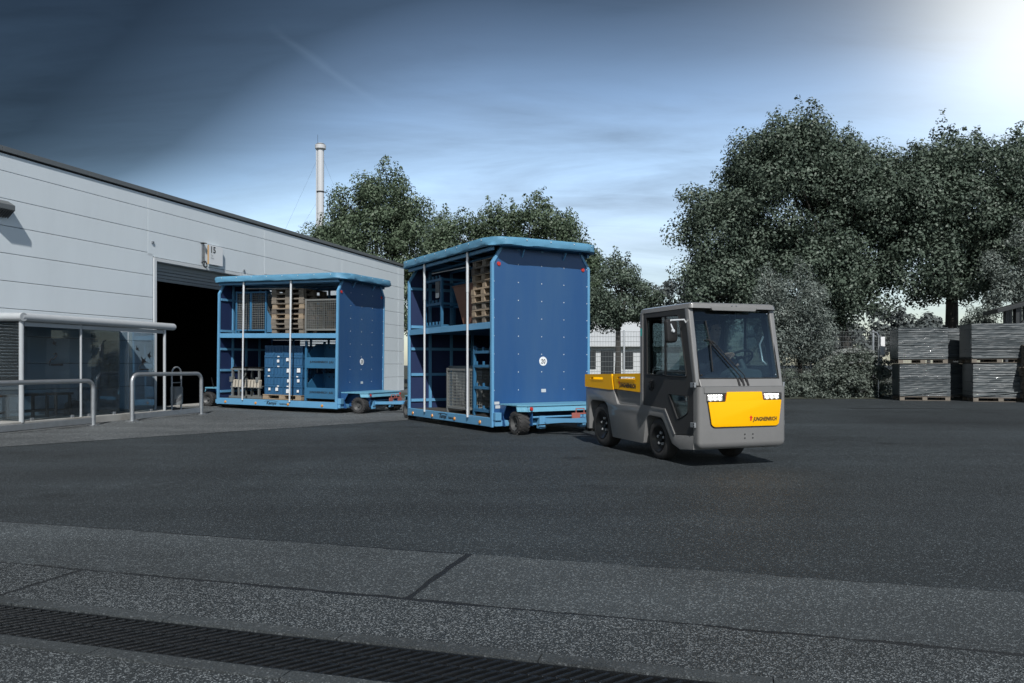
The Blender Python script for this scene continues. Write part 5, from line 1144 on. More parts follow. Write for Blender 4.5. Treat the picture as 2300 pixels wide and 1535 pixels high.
swc = Vector((-0.445, 0.26, 1.275)); sax = Vector((-0.62, 0, 0.78)).normalized(); sa = Vector((0, 1, 0)); sb = sax.cross(sa)
SWR = 0.165
def rimp(a, r_=SWR): return swc+sa*math.cos(R(a))*r_+sb*math.sin(R(a))*r_
MB().tube([rimp(360*i/28) for i in range(28)], 0.014, 8, closed=True).build('steering_wheel', 'rubber', TT, smooth=True)
b = MB()
for a in (90, 210, 330): b.tube([swc, rimp(a)], 0.012, 6)
b.lathe([(0.0, 0.015), (0.05, 0.01), (0.05, -0.02), (0.0, -0.02)], 14, Matrix.Translation(swc) @ sax.to_track_quat('X', 'Z').to_matrix().to_4x4()); b.build('wheel_spokes', 'rubber', TT)
MB().tube([(-0.30, 0.50, 1.55), (-0.33, 0.47, 1.45), (-0.30, 0.49, 1.25), (-0.24, 0.50, 1.20)], 0.012, 8).build('grab_handle', 'pole_silver', TT, smooth=True)
b = MB(); b.lathe([(0.03, -0.004), (0.055, -0.004), (0.055, 0.004), (0.03, 0.004)], 18, Matrix.Translation((-0.30, 0.05, 1.78)), closed=True); b.box(-0.304, -0.296, 0.005, 0.095, 1.80, 1.87); b.build('sensor_mount', 'rubber', TT)
# ------------------------------------------------------------------ driver
def make_driver():
    M = Matrix.Translation(TT.location) @ TT.rotation_euler.to_matrix().to_4x4()
    V = []; Rr = []; E = []
    def v(p, r_): V.append(Vector(p)); Rr.append(r_ if isinstance(r_, tuple) else (r_, r_)); return len(V)-1
    def chain(i, pts):
        for p, r_ in pts:
            j = v(p, r_); E.append((i, j)); i = j
        return i
    cy = 0.22
    pel = v((-1.02, cy, 0.80), (0.15, 0.12))
    ch = chain(pel, [((-1.05, cy, 0.98), (0.145, 0.11)), ((-1.04, cy, 1.16), (0.17, 0.12)), ((-1.00, cy, 1.32), (0.155, 0.105))])
    nk = chain(ch, [((-0.965, cy, 1.44), 0.060), ((-0.945, cy, 1.50), 0.056)])
    hd = chain(nk, [((-0.935, cy, 1.56), (0.072, 0.085)), ((-0.93, cy, 1.64), (0.082, 0.100)), ((-0.94, cy, 1.70), (0.078, 0.095)), ((-0.945, cy, 1.745), (0.045, 0.055))])
    for s, hand_a in ((-1, 200), (1, 62)):
        sh_ = chain(ch, [((-1.0, cy+s*0.17, 1.345), 0.075)])
        hp = rimp(hand_a); out = (hp-swc).normalized()
        wr = hp+Vector((-0.085, 0, 0.02))+out*0.02
        el = Vector((-0.78, cy+s*0.27, 1.13)) if s < 0 else Vector((-0.76, cy+s*0.28, 1.15))
        wi = chain(sh_, [(Vector((-0.90, cy+s*0.235, 1.24)), 0.058), (el, 0.048), (el.lerp(wr, 0.5), 0.042), (wr, 0.030)])
        tan = sax.cross(out)
        palm = hp+out*0.018+sax*0.022+Vector((-0.030, 0, 0.006))
        pi_ = chain(wi, [(palm, (0.030, 0.022))])
        for k, (o_, L) in enumerate(((-0.032, 0.9), (-0.011, 1.0), (0.010, 0.95), (0.031, 0.78))):
            base = hp+tan*o_+sax*0.024-out*0.0
            chain(pi_, [(base, 0.0095), (hp+tan*o_*1.05+out*0.0+Vector((0.026, 0, 0.006))*L, 0.0088), (hp+tan*o_*1.05-sax*0.024*L+Vector((0.012, 0, -0.006)), 0.0078)])
        chain(pi_, [(hp-tan*0.035+sax*0.016-out*0.022, 0.0105), (hp-tan*0.028-sax*0.004-out*0.026, 0.0092)])
    for s in (-1, 1):
        chain(pel, [((-0.97, cy+s*0.10, 0.80), 0.095), ((-0.62, cy+s*0.13, 0.83), 0.070), ((-0.55, cy+s*0.13, 0.60), 0.052), ((-0.50, cy+s*0.13, 0.46), 0.042), ((-0.40, cy+s*0.13, 0.44), 0.034)])
    me = bpy.data.meshes.new('driver'); me.from_pydata([tuple(p) for p in V], E, []); o = bpy.data.objects.new('person', me); COL.objects.link(o)
    sk = o.modifiers.new('skin', 'SKIN'); sk.use_smooth_shade = True; sk.branch_smoothing = 0.4
    if not me.skin_vertices: 
        bm = bmesh.new(); bm.from_mesh(me); bm.verts.layers.skin.verify(); bm.to_mesh(me); bm.free()
    for i, r_ in enumerate(Rr): me.skin_vertices[0].data[i].radius = r_
    me.skin_vertices[0].data[0].use_root = True
    o.modifiers.new('sub', 'SUBSURF').levels = 2
    dg = bpy.context.evaluated_depsgraph_get(); nm = bpy.data.meshes.new_from_object(o.evaluated_get(dg)); bpy.data.objects.remove(o)
    nm.materials.clear(); nm.materials.append(MAT['jacket']); nm.materials.append(MAT['skin'])
    hands = [rimp(200), rimp(62)]
    for vt in nm.vertices:                                               # brow, nose and chin
        c = vt.co
        if c.z > 1.52:
            ang_ = abs(c.y-cy)
            if c.x > -0.88 and ang_ < 0.03:
                if 1.60 < c.z < 1.655: c.x += 0.028*(1-ang_/0.03)*(1.66-c.z)/0.05
                if 1.535 < c.z < 1.565: c.x += 0.010
            if c.x > -0.88 and 0.018 < ang_ < 0.05 and 1.645 < c.z < 1.675: c.x -= 0.012
    for p in nm.polygons:
        c = p.center; p.use_smooth = True
        p.material_index = 1 if (c.z > 1.455 or min((c-h).length for h in hands) < 0.085) else 0
    d = put('person', nm, None); d.matrix_basis = M
    tag(d, 'driver in a dark jacket seated at the tow tractor\'s steering wheel', 'person')
    b = MB(); prof = [(0.0, 0.112), (0.045, 0.105), (0.075, 0.082), (0.092, 0.045), (0.096, 0.0), (0.090, -0.035)]
    b.lathe(prof[::-1], 20, Matrix.Translation((-0.950, cy, 1.675)) @ Matrix.Rotation(R(-12), 4, 'Y') @ Matrix.Rotation(R(-90), 4, 'Y') @ Matrix.Diagonal((1, 0.95, 1.12, 1)))
    rdh = random.Random(2); b.v = [(x-(0.03 if x > -0.89 and z < 1.70 else 0), y+rdh.uniform(-0.003, 0.003), z+(0.035 if x > -0.89 and z < 1.70 else 0)) for x, y, z in b.v]
    b.build('hair', 'hair', d, smooth=True)
    for s in (-1, 1):
        MB().dome((-0.853, cy+s*0.033, 1.657), (1, s*0.2, 0), 0.010, 0.6).build('eye', 'ink_black', d)
        MB().tube([(-0.93, cy+s*0.084, 1.63), (-0.945, cy+s*0.094, 1.665), (-0.93, cy+s*0.084, 1.685)], [0.008, 0.014, 0.008], 6).build('ear', 'skin', d, smooth=True)
    B(-0.858, -0.846, cy-0.024, cy+0.024, 1.583, 1.589).build('mouth', 'rust_red', d)
make_driver()
# ------------------------------------------------------------------ background
import numpy as np
def leaf_mat(name, c0, c1, rough=0.5, trans=0.16):
    m = bpy.data.materials.new(name); m.use_nodes = True; nt = m.node_tree; nt.nodes.clear(); N = nt.nodes.new; Lk = nt.links.new
    o = N('ShaderNodeOutputMaterial'); p = N('ShaderNodeBsdfPrincipled'); t = N('ShaderNodeBsdfTranslucent'); mx = N('ShaderNodeMixShader'); g = N('ShaderNodeNewGeometry')
    mc = N('ShaderNodeMix'); mc.data_type = 'RGBA'; mc.inputs[6].default_value = (*c0, 1); mc.inputs[7].default_value = (*c1, 1); tcx = N('ShaderNodeTexCoord'); nzx = N('ShaderNodeTexNoise'); nzx.inputs['Scale'].default_value = 0.9; nzx.inputs['Detail'].default_value = 3; Lk(tcx.outputs['Object'], nzx.inputs['Vector'])
    rm = N('ShaderNodeMapRange'); rm.inputs[1].default_value = 0.3; rm.inputs[2].default_value = 0.7; rm.inputs[3].default_value = 0.0; rm.inputs[4].default_value = 0.62; Lk(nzx.outputs[0], rm.inputs[0])
    ad = N('ShaderNodeMath'); ad.operation = 'MULTIPLY_ADD'; ad.inputs[1].default_value = 0.26; Lk(g.outputs['Random Per Island'], ad.inputs[0]); Lk(rm.outputs[0], ad.inputs[2]); Lk(ad.outputs[0], mc.inputs[0])
    Lk(mc.outputs[2], p.inputs['Base Color']); Lk(mc.outputs[2], t.inputs[0]); p.inputs['Roughness'].default_value = rough; p.inputs['Specular IOR Level'].default_value = 0.35
    mx.inputs[0].default_value = trans; Lk(p.outputs[0], mx.inputs[1]); Lk(t.outputs[0], mx.inputs[2]); Lk(mx.outputs[0], o.inputs[0]); MAT[name] = m
leaf_mat('oak_leaf', (0.045, 0.072, 0.042), (0.165, 0.220, 0.145), 0.5)
leaf_mat('oak_leaf_grey', (0.042, 0.064, 0.048), (0.160, 0.208, 0.160), 0.5)
leaf_mat('pale_leaf', (0.075, 0.095, 0.085), (0.27, 0.315, 0.29), 0.45)
leaf_mat('shrub_leaf', (0.060, 0.078, 0.064), (0.24, 0.28, 0.24), 0.5)
leaf_mat('flower', (0.22, 0.24, 0.23), (0.42, 0.45, 0.43), 0.6)
leaf_mat('far_leaf', (0.07, 0.085, 0.085), (0.14, 0.16, 0.16), 0.6)  # haze put into the colour: paler, greyer leaves for the far trees
mat('bark', (0.045, 0.042, 0.038), 0.9, var=0.4, vscale=6, stretch=(4, 4, 1), bump=0.8, bscale=20)
mat('film', (0.078, 0.091, 0.098), 0.55, var=0.25, vscale=2.5, stretch=(0.6, 0.6, 9), coat=0.04)  # base colour darkened in place of shade on the loads, film_dull likewise
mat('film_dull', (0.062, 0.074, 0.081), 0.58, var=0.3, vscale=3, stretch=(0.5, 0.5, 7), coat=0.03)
mat('film_side', (0.10, 0.115, 0.12), 0.4, var=0.2, vscale=6)
mat('fence_wire', (0.17, 0.185, 0.19), 0.5, metal=0.3)
mat('white_sheet', (0.58, 0.61, 0.63), 0.5, var=0.06, vscale=0.6)
mat('dark_window', (0.03, 0.035, 0.04), 0.15, var=0.1)
mat('shed_dark', (0.022, 0.025, 0.027), 0.5, var=0.15)
mat('shed_wall', (0.06, 0.066, 0.072), 0.5, var=0.2, vscale=2)
mat('chimney_steel', (0.55, 0.57, 0.60), 0.45, var=0.04, vscale=0.2)
def leaves_mesh(name, cen, rad, per, size, rng, up=0.35, flat=0.8, aspect=0.62):
    """many small folded leaves gathered in clumps"""
    cen = np.asarray(cen); rad = np.asarray(rad); cnt = np.maximum(8, (per*(rad/rad.mean())**2.1)).astype(int); n = int(cnt.sum()); idx = np.repeat(np.arange(len(cen)), cnt)
    d = rng.normal(size=(n, 3)); d /= np.linalg.norm(d, axis=1)[:, None]
    rr = rad[idx]*(0.35+0.65*rng.random(n)**0.6)
    P = cen[idx]+d*rr[:, None]*np.array([1, 1, flat])
    nr = d*1.0+rng.normal(size=(n, 3))*0.42+np.array([0, 0, up]); nr /= np.linalg.norm(nr, axis=1)[:, None]
    a = np.cross(nr, rng.normal(size=(n, 3))); a /= np.linalg.norm(a, axis=1)[:, None]; b = np.cross(nr, a)
    s = (size*(0.6+0.8*rng.random(n)))[:, None]; w = s*aspect
    v = np.stack([P-a*s*0.5, P-b*w*0.5+nr*s*0.10, P+a*s*0.5, P+b*w*0.5+nr*s*0.10], 1).reshape(-1, 3)
    me = bpy.data.meshes.new(name); me.vertices.add(len(v)); me.vertices.foreach_set('co', v.astype(np.float32).ravel())
    me.loops.add(n*4); me.loops.foreach_set('vertex_index', np.arange(n*4, dtype=np.int32)); me.polygons.add(n); me.polygons.foreach_set('loop_start', np.arange(0, n*4, 4, dtype=np.int32))
    me.update(calc_edges=True); return me
def crown_points(lobes, nclump, rng, cr, spires=0, shell=0.55):
    lob = np.array(lobes, float); vol = lob[:, 3]*lob[:, 4]*lob[:, 5]; pk = rng.choice(len(lob), nclump, p=vol**0.75/(vol**0.75).sum())
    d = rng.normal(size=(nclump, 3)); d /= np.linalg.norm(d, axis=1)[:, None]
    r_ = (shell+(1-shell)*rng.random(nclump))**0.8*(0.82+0.28*rng.random(nclump))
    c = lob[pk, :3]+d*r_[:, None]*lob[pk, 3:6]; rad = cr*(0.55+0.75*rng.random(nclump))
    if spires:
        top = np.argsort(-(c[:, 2]+0.15*rng.normal(size=nclump)))[:spires*3][::3]; ex = []; er = []
        for i in top:
            h = 0.5+0.6*rng.random()
            for k in range(3): ex.append(c[i]+np.array([0.1*rng.normal(), 0.1*rng.normal(), rad[i]*0.7+h*k/3])); er.append(0.34-0.08*k)
        c = np.vstack([c, ex]); rad = np.concatenate([rad, er])
    return c, rad
def tree(name, label, base, lobes, nclump, per, leaf, mt, seed, trunk_r=0.28, fork=0.4, cat='tree', group='trees around the yard', cr=0.75, spires=0, up=0.35, limbs=9, shell=0.55, aspect=0.62):
    rng = np.random.default_rng(seed); o = empty(name, (base[0], base[1], base[2] if len(base) > 2 else 0.0)); tag(o, label, cat, group)
    L = [(l[0]-base[0], l[1]-base[1], *l[2:]) for l in lobes]
    c, rad = crown_points(L, nclump, rng, cr, spires, shell)
    put('crown', leaves_mesh('crown', c, rad, per, leaf, rng, up, aspect=aspect), mt, o)
    tz = max(l[2]+l[5]*0.5 for l in L); cx = sum(l[0] for l in L)/len(L); cyy = sum(l[1] for l in L)/len(L)
    low = min(l[2]-l[5] for l in L); b = MB(); fz = max(0.5, low+0.3)
    top = Vector((cx*0.7, cyy*0.7, tz)); f = Vector((cx*0.15, cyy*0.15, fz))
    pts = [Vector((0, 0, -0.1)), Vector((0.03, 0, fz*0.5)), f]+[f.lerp(top, k/4)+Vector((rng.normal()*0.12, rng.normal()*0.12, 0)) for k in (1, 2, 3, 4)]
    b.tube(pts, [trunk_r*1.25, trunk_r, trunk_r*0.88, trunk_r*0.7, trunk_r*0.5, trunk_r*0.3, trunk_r*0.1], 9)
    pick = rng.choice(len(c), min(limbs, len(c)), replace=False)
    for i in pick:
        e = Vector(c[i]); s0 = f.lerp(top, float(rng.random())*0.55); md = s0.lerp(e, 0.5)+Vector((rng.normal()*0.2, rng.normal()*0.2, 0.25))
        r0 = trunk_r*(0.30+0.2*float(rng.random())); b.tube([s0, md, e], [r0, r0*0.65, r0*0.15], 6)
    b.build('trunk', 'bark', o, smooth=True, fixn=False); return o
def PX(px, py, Y): return ((px-1150)/1734*Y, Y, 1.2-(py-820)/1734*Y)
# trees behind the hall and the trailers
tree('oak_tree', 'broad green oak rising behind the hall roof and the chimney', (-8.0, 46), [(-8.3, 46, 8.2, 3.4, 3.0, 4.0), (-11.2, 46, 7.2, 2.1, 2, 2.6), (-10.3, 46, 8.8, 1.6, 1.6, 1.8), (-5.4, 46, 7.6, 2.4, 2.2, 3.0), (-5.7, 46, 9.7, 1.2, 1.2, 1.6), (-7.6, 45.6, 10.8, 1.8, 1.8, 1.7), (-9.0, 45, 5.0, 3.4, 2, 2.2), (-5.6, 45, 4.8, 2.4, 2, 2.4)], 560, 180, 0.14, 'oak_leaf', 1, spires=12)
tree('oak_tree', 'dark oak directly behind the taller blue trailer\'s roof', (0.9, 42), [(0.6, 42, 7.4, 2.9, 2.6, 2.5), (-2.8, 42, 7.2, 2.1, 1.8, 2.4), (2.7, 42, 7.2, 1.9, 2, 2.2), (3.6, 42, 5.6, 1.4, 1.8, 2.0), (-0.4, 41.5, 4.6, 3.0, 2, 2.6), (2.6, 41.5, 4.2, 1.8, 2, 2.0)], 600, 190, 0.14, 'oak_leaf', 2, spires=14)
tree('young_tree', 'small slender tree between the taller trailer and the tractor cab', (4.85, 35.5), [(4.9, 35.5, 4.4, 1.7, 1.5, 1.5), (6.0, 35.5, 3.9, 0.9, 1.0, 1.0), (4.1, 35.5, 3.6, 0.9, 1, 1.0), (5.2, 35.5, 5.2, 1.0, 1, 0.8)], 150, 110, 0.105, 'oak_leaf_grey', 3, trunk_r=0.13, cr=0.45, spires=5)
tree('oak_tree', 'largest oak, towering behind the tractor cab', (14.9, 34), [(12.4, 34, 8.4, 3.6, 3.2, 3.3), (11.9, 33.5, 10.2, 2.2, 2.2, 1.3), (9.3, 34, 6.8, 1.9, 2, 2.3), (9.1, 34, 4.4, 1.8, 2, 1.8), (14.3, 34, 9.6, 2.0, 2, 1.8), (13.0, 33.6, 5.0, 3.6, 2.2, 2.3), (15.2, 34, 6.6, 2.0, 2, 2.4), (15.8, 34, 8.8, 1.7, 1.6, 1.9), (8.2, 34, 8.0, 0.9, 1, 0.8)], 900, 190, 0.125, 'oak_leaf_grey', 4, trunk_r=0.25, spires=16, limbs=14)
tree('oak_tree', 'dark oak with a forked trunk standing behind the wrapped loads', (18.75, 33), [(20.0, 33, 8.2, 3.6, 3, 2.7), (17.7, 33, 8.7, 2.3, 2.2, 2.2), (16.4, 33, 7.8, 1.7, 1.8, 1.9), (22.4, 33, 8.0, 2.6, 2.4, 2.8), (17.3, 33, 5.6, 1.8, 2, 2.0), (20.8, 33, 6.0, 2.6, 2, 1.6), (19.0, 33, 4.6, 1.5, 1.6, 0.9)], 640, 190, 0.125, 'oak_leaf_grey', 5, trunk_r=0.27, spires=14, limbs=26, group='trees around the yard')
tree('willow', 'pale feathery small tree beside the tractor\'s windscreen', (10.9, 29.2), [(10.6, 29.2, 3.5, 1.4, 1.2, 1.1), (10.9, 29.2, 2.4, 1.3, 1.2, 1.3), (9.9, 29.2, 2.4, 1.2, 1.1, 1.3), (11.3, 29.2, 1.9, 0.8, 1.0, 0.8)], 190, 130, 0.105, 'pale_leaf', 6, trunk_r=0.09, cr=0.42, up=0.15, spires=6, aspect=0.34)
tree('young_tree', 'pale leafy small tree behind the shed roof', (19.6, 30), [(19.7, 30, 5.0, 1.3, 1.1, 1.3), (20.6, 30, 4.2, 1.3, 1.2, 1.2), (19.3, 30, 3.6, 0.9, 0.9, 0.7)], 110, 120, 0.11, 'pale_leaf', 7, trunk_r=0.09, cr=0.42, spires=4, aspect=0.4)
tree('laurel_shrub', 'long leaved bright shrub between the oak trunk and the shed', (17.4, 28.6), [(17.3, 28.6, 2.7, 0.9, 0.7, 0.6), (17.0, 28.6, 2.2, 0.9, 0.7, 0.8)], 42, 70, 0.16, 'pale_leaf', 8, trunk_r=0.05, cr=0.3, cat='shrub', group='shrubs on the verge', aspect=0.3)
tree('flowering_bush', 'round bush with pale flower heads left of the wrapped loads', (12.4, 27.9), [(12.4, 27.9, 1.05, 1.3, 0.7, 0.80), (11.8, 27.7, 0.75, 0.9, 0.6, 0.60), (13.1, 27.8, 0.7, 0.6, 0.6, 0.6)], 150, 110, 0.075, 'shrub_leaf', 9, trunk_r=0.05, cr=0.26, cat='bush', group='shrubs on the verge')
tree('low_bush', 'low tangled bush right beside the tractor\'s nose', (10.4, 27.9), [(10.0, 27.9, 0.55, 1.0, 0.5, 0.5), (11.2, 28.0, 0.6, 0.8, 0.5, 0.55)], 80, 100, 0.07, 'shrub_leaf', 10, trunk_r=0.04, cr=0.24, cat='bush', group='shrubs on the verge')
for k, (px, py, Y, rx, rz, lab) in enumerate(((1500, 690, 75, 3.2, 2.6, 'hazy far tree in the gap just left of the largest oak'), (1560, 720, 80, 3.0, 2.6, 'far tree behind the tractor cab\'s roof'), (1975, 735, 70, 3.4, 1.8, 'far tree behind the fence, left of the wrapped loads'), (2085, 738, 95, 1.6, 1.7, 'tiny far tree seen over the leftmost wrapped load'), (1440, 735, 85, 3.5, 2.4, 'far tree above the white hall\'s roof'), (1830, 745, 66, 3.5, 2.0, 'far tree behind the pale feathery tree'))):
    p = PX(px, py, Y); tree('far_tree', lab, (p[0], p[1]), [(p[0], p[1], p[2], rx, rx*0.7, rz), (p[0]+rx*0.4, p[1], p[2]-rz*0.6, rx, rx*0.7, rz*0.9)], 70, 70, 0.34, 'far_leaf', 30+k, trunk_r=0.2, cr=0.8, group='far trees', limbs=4)
rng = np.random.default_rng(55); fb = [q for q in bpy.data.objects if q.name == 'flowering_bush'][0]
n_ = 90; aa = rng.uniform(0, 2*math.pi, n_); ee = rng.uniform(0.25, 1.45, n_)
fc = np.stack([1.3*np.cos(aa)*np.cos(ee), 0.75*np.sin(aa)*np.cos(ee), 0.95+0.85*np.sin(ee)], 1)
put('flower_heads', leaves_mesh('flower_heads', fc, np.full(n_, 0.10), 40, 0.045, rng, 0.6, flat=0.4), 'flower', fb)
# low undergrowth along the yard's edge
rng = np.random.default_rng(77); n = 420
ux = np.concatenate([rng.uniform(2.0, 13.4, n), rng.uniform(13.4, 19, 60)]); uy = 27.45+np.abs(rng.normal(0, 0.9, n+60)); uy[n:] += 1.4
uz = 0.05+rng.random(n+60)*(0.18+0.35*np.clip(uy-27.6, 0, 1.2)); cc = np.stack([ux, uy, uz], 1)
tag(put('undergrowth', leaves_mesh('undergrowth', cc, 0.14+0.16*rng.random(n+60), 46, 0.075, rng, 0.5, aspect=0.45), 'shrub_leaf'), 'low leafy undergrowth along the far edge of the yard', 'undergrowth', None, 'stuff')
# mesh fence
fn = empty('mesh_fence', (0, 31.0, 0.05)); tag(fn, 'tall grey welded mesh fence behind the verge', 'fence')
x = 2.0; FH = 2.5
while x < 19:
    MB().box(x-0.03, x+0.03, -0.03, 0.03, 0, FH+0.05).build('post', 'galvanised', fn)
    b = MB(); m = 0
    for i in range(1, 40): b.tube([(x+i*0.0625, 0, 0.08), (x+i*0.0625, 0, FH)], 0.0045, 4, caps=False)
    for j in range(13): b.tube([(x+0.03, 0, 0.08+j*0.2), (x+2.47, 0, 0.08+j*0.2)], 0.007, 4, caps=False)
    tag(b.build('wire_panel', 'fence_wire', fn, fixn=False), kind='stuff'); x += 2.5
# white hall far behind
wh = empty('white_shed', (4.0, 60, 0)); tag(wh, 'low white hall with a pale pitched roof far behind the fence', 'building')
B(-2, 9, 0, 9, 0, 2.8).build('wall', 'white_sheet', wh)
MB().add([(-2.4, -0.5, 2.75), (9.4, -0.5, 2.75), (9.4, 8, 5.0), (-2.4, 8, 5.0), (-2.4, -0.5, 2.62), (9.4, -0.5, 2.62), (9.4, 8, 4.87), (-2.4, 8, 4.87)], [(0, 1, 2, 3), (7, 6, 5, 4), (0, 4, 5, 1), (1, 5, 6, 2), (2, 6, 7, 3), (3, 7, 4, 0)]).build('roof', 'white_sheet', wh)
for x0, x1, z0, z1 in ((1.6, 2.5, 0.9, 2.3), (4.6, 5.4, 0.9, 2.2), (6.2, 7.2, 0.9, 2.2), (2.9, 3.9, 0.1, 2.3)): B(x0, x1, -0.06, -0.002, z0, z1).build('window', 'dark_window', wh)
# chimney
ch_ = empty('chimney', (-37.2, 150, 0)); tag(ch_, 'tall slim white steel chimney rising behind the hall', 'chimney')
MB().tube([(0, 0, 0), (0, 0, 44.2)], [0.74, 0.66], 24).build('stack', 'chimney_steel', ch_, smooth=True)
MB().lathe([(0.74, 43.0), (1.02, 43.15), (1.05, 43.9), (1.0, 43.9), (0.97, 43.25), (0.74, 43.1)], 20, Matrix.Rotation(R(-90), 4, 'Y')).build('platform', 'chimney_steel', ch_)
for z in (34.8, 44.0): MB().lathe([(0.70, z-0.12), (0.80, z-0.1), (0.80, z+0.1), (0.70, z+0.12)], 20, Matrix.Rotation(R(-90), 4, 'Y'), closed=True).build('band', 'shed_dark', ch_)
MB().tube([(-0.45, -0.4, 43.5), (-0.45, -0.4, 45.8)], 0.03, 6).build('lightning_rod', 'shed_dark', ch_)
MB().tube([(-0.78, -0.35, 0), (-0.72, -0.3, 43.5)], 0.09, 6).build('pipe', 'chimney_steel', ch_)
for dx in (-13, 13):
    for z in (42.5, 34): MB().tube([(0, 0, z), (dx*1.1, -4, 8)], 0.012, 4).build('guy_wire', 'shed_dark', ch_)
# ------------------------------------------------------------------ wrapped loads, shed, pallets on the right
def wrapped(name, loc, rz, l, w, h, label, seed):
    o = empty(name, loc, rz); tag(o, label, 'wrapped load', 'film wrapped pallet loads'); rd = np.random.default_rng(seed)
    nx, nz = 26, 58; ph = 0.15; b = MB(); prof = rd.normal(size=nz)*0.0075; lean = rd.normal()*0.01
    def pt(face, i, j):
        u = i/nx; z = ph+(h-ph)*j/(nz-1); e = prof[j]+0.004*math.sin(j*1.9+i*0.35)+0.0035*math.sin(j*0.7-i*0.9+seed)+0.003*rd.normal()
        if j in (0, nz-1): e -= 0.015
        if face == 0: return (-l/2+l*u, -w/2-e, z)
        if face == 1: return (l/2+e, -w/2+w*u, z)
        if face == 2: return (l/2-l*u, w/2+e, z)
        return (-l/2-e, w/2-w*u, z)
    ring = [(f, i) for f in range(4) for i in range(nx)]
    vs = [pt(f, i, j) for j in range(nz) for f, i in ring]; k = len(ring)
    fs = [(j*k+i, j*k+(i+1) % k, (j+1)*k+(i+1) % k, (j+1)*k+i) for j in range(nz-1) for i in range(k)]; fs += [tuple(range((nz-1)*k, nz*k)), tuple(range(k-1, -1, -1))]
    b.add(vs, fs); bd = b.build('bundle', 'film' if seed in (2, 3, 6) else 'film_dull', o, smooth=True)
    MB().beam((-l/2+0.02, -w/2-0.03, ph+0.02), (l/2-0.1, -w/2-0.03, ph+0.02+0.18*(1 if seed % 2 else 0.05)), 0.004, 0.035, up=(0, 0, 1)).build('film_tail', 'film_side', bd)
    B(-l/2-0.012, -l/2+0.0, -w/2+0.03, w/2-0.03, ph+0.05, h-0.03).build('corner_board', 'film_side', o)
    for y in (-w/2+0.05, 0, w/2-0.05):
        B(-l/2, l/2, y-0.05, y+0.05, 0, 0.022).build('bottom_board', 'pallet_dark', o)
        for xx in (-l/2+0.08, 0, l/2-0.08): B(xx-0.075, xx+0.075, y-0.05, y+0.05, 0.023, 0.115).build('block', 'pallet_grey', o)
    B(-l/2, l/2, -w/2, w/2, 0.116, 0.148).build('top_deck', 'pallet_dark', o)
    return o
wrapped('wrapped_load', (13.92, 26.3, 0), R(-13), 1.55, 1.0, 1.24, 'film wrapped pallet load next to the round bush, lower of two', 1)
wrapped('wrapped_load', (13.84, 26.3, 1.245), R(-11.5), 1.53, 1.0, 1.20, 'film wrapped pallet load next to the round bush, upper of two', 2)
wrapped('wrapped_load', (15.95, 25.5, 0), R(-14), 1.62, 1.1, 1.26, 'film wrapped pallet load in front of the shed, lower of two', 3)
wrapped('wrapped_load', (15.88, 25.5, 1.265), R(-12), 1.64, 1.1, 1.28, 'film wrapped pallet load in front of the shed, upper of two', 4)
wrapped('wrapped_load', (16.0, 27.1, 0), R(-6), 1.7, 1.0, 1.24, 'film wrapped pallet load half hidden in the gap, lower of two', 5)
wrapped('wrapped_load', (15.98, 27.1, 1.245), R(-6), 1.7, 1.0, 1.22, 'film wrapped pallet load half hidden in the gap, upper of two', 6)
zz = 0.0
for k in range(13):
    pallet(Matrix.Translation((16.85+random.Random(k).uniform(-0.04, 0.04)-(0.10 if k in (6, 7) else 0), 24.7, zz)) @ Matrix.Rotation(R(-6), 4, 'Z'), 1.0, 0.9, 0.140, 'pallet_grey', '%s wooden pallet of the pile at the photo\'s right edge' % (['lowest', 'second', 'third', 'fourth', 'fifth', 'sixth', 'seventh', 'eighth', 'ninth', 'tenth', 'eleventh', 'twelfth', 'topmost'][k]), 'pallets piled at the right edge', seed=300+k); zz += 0.1415
sd_ = empty('open_shed', (17.3, 27.2, 0)); tag(sd_, 'dark corrugated shed roof jutting in at the right edge', 'shed')
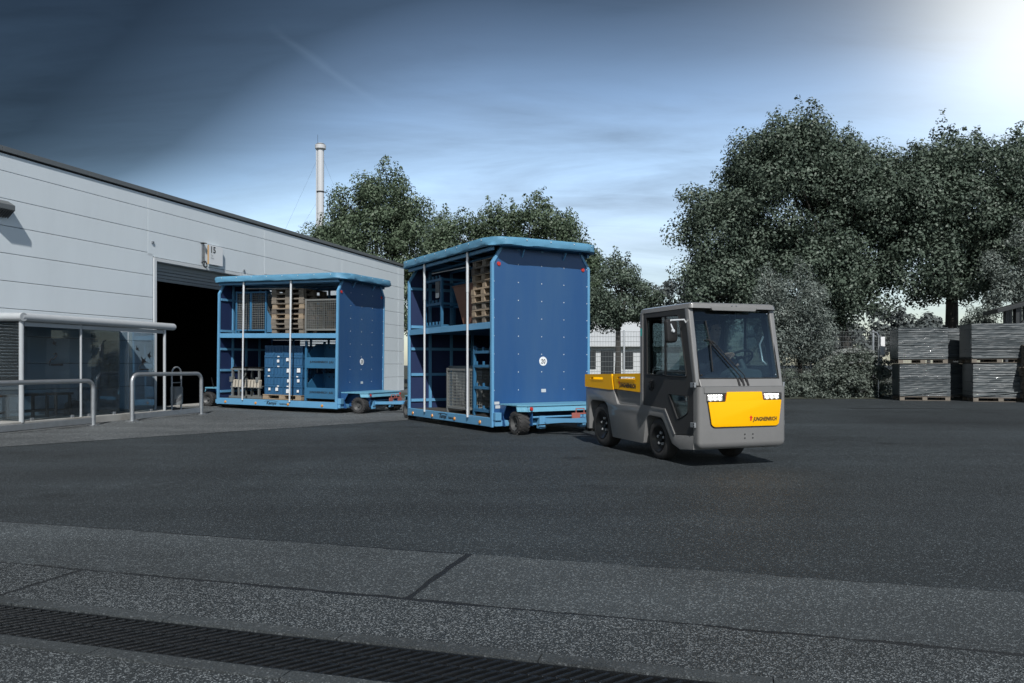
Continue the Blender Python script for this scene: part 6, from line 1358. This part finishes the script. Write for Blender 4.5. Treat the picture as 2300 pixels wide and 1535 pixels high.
MB().add([(-0.75, -0.9, 2.96), (7, -0.9, 5.0), (7, 0.6, 5.0), (-0.35, 0.6, 2.96), (-0.75, -0.9, 3.10), (7, -0.9, 5.14), (7, 0.6, 5.14), (-0.35, 0.6, 3.10)], [(3, 2, 1, 0), (4, 5, 6, 7), (0, 1, 5, 4), (1, 2, 6, 5), (2, 3, 7, 6), (3, 0, 4, 7)]).build('roof', 'shed_dark', sd_, bevel=0.01)
for k in range(20):
    x0 = 0.0+k*0.34; top = 3.02+(x0+0.5)*0.257
    MB().prism([(x0+0.01, 0.0), (x0+0.07, -0.05), (x0+0.19, -0.05), (x0+0.25, 0.0), (x0+0.33, 0.0), (x0+0.33, 0.02), (x0+0.01, 0.02)], lambda u, v, d: (u, v, d), 1.2, top).build('wall_sheet', 'shed_wall', sd_)
for x0 in (0.05, 3.5): B(x0-0.06, x0+0.06, -0.72, -0.60, 0, 3.05+(x0+0.5)*0.25).build('post', 'shed_dark', sd_)
MB().beam((0.05, -0.66, 2.4), (0.7, -0.66, 3.22), 0.08, 0.08).build('brace', 'shed_dark', sd_)
# cranked post behind the leftmost wrapped load
sp_ = empty('cranked_post', (13.45, 27.6, 0)); tag(sp_, 'thin cranked steel post with a white box beside the leftmost load', 'post')
MB().tube([(-0.35, 0, 0), (-0.35, 0, 2.22), (-0.40, 0, 2.34), (-0.60, 0, 2.40)], 0.03, 8).build('pole', 'galvanised', sp_, smooth=True)
B(-0.30, -0.15, -0.08, 0.08, 1.55, 2.2).build('switch_box', 'sign_white', sp_, bevel=0.01); MB().beam((-0.35, 0, 1.9), (-0.28, 0, 1.9), 0.04, 0.04).build('arm', 'galvanised', sp_)
# tar seam crossing the yard on the right
b = MB(); rd = random.Random(8); pts = []
for k in range(30):
    x = 9.3+k*0.42; y = 21.3-0.035*k+rd.gauss(0, 0.015); wd = 0.10*max(0.25, 1-k/14)
    pts.append((x, y, wd))
vs = [(x, y-w_, 0.005) for x, y, w_ in pts]+[(x, y+w_, 0.005) for x, y, w_ in pts]; k = len(pts)
b.add(vs, [(i, i+1, k+i+1, k+i) for i in range(k-1)]); b.build('tar_seam', 'tar', ground)
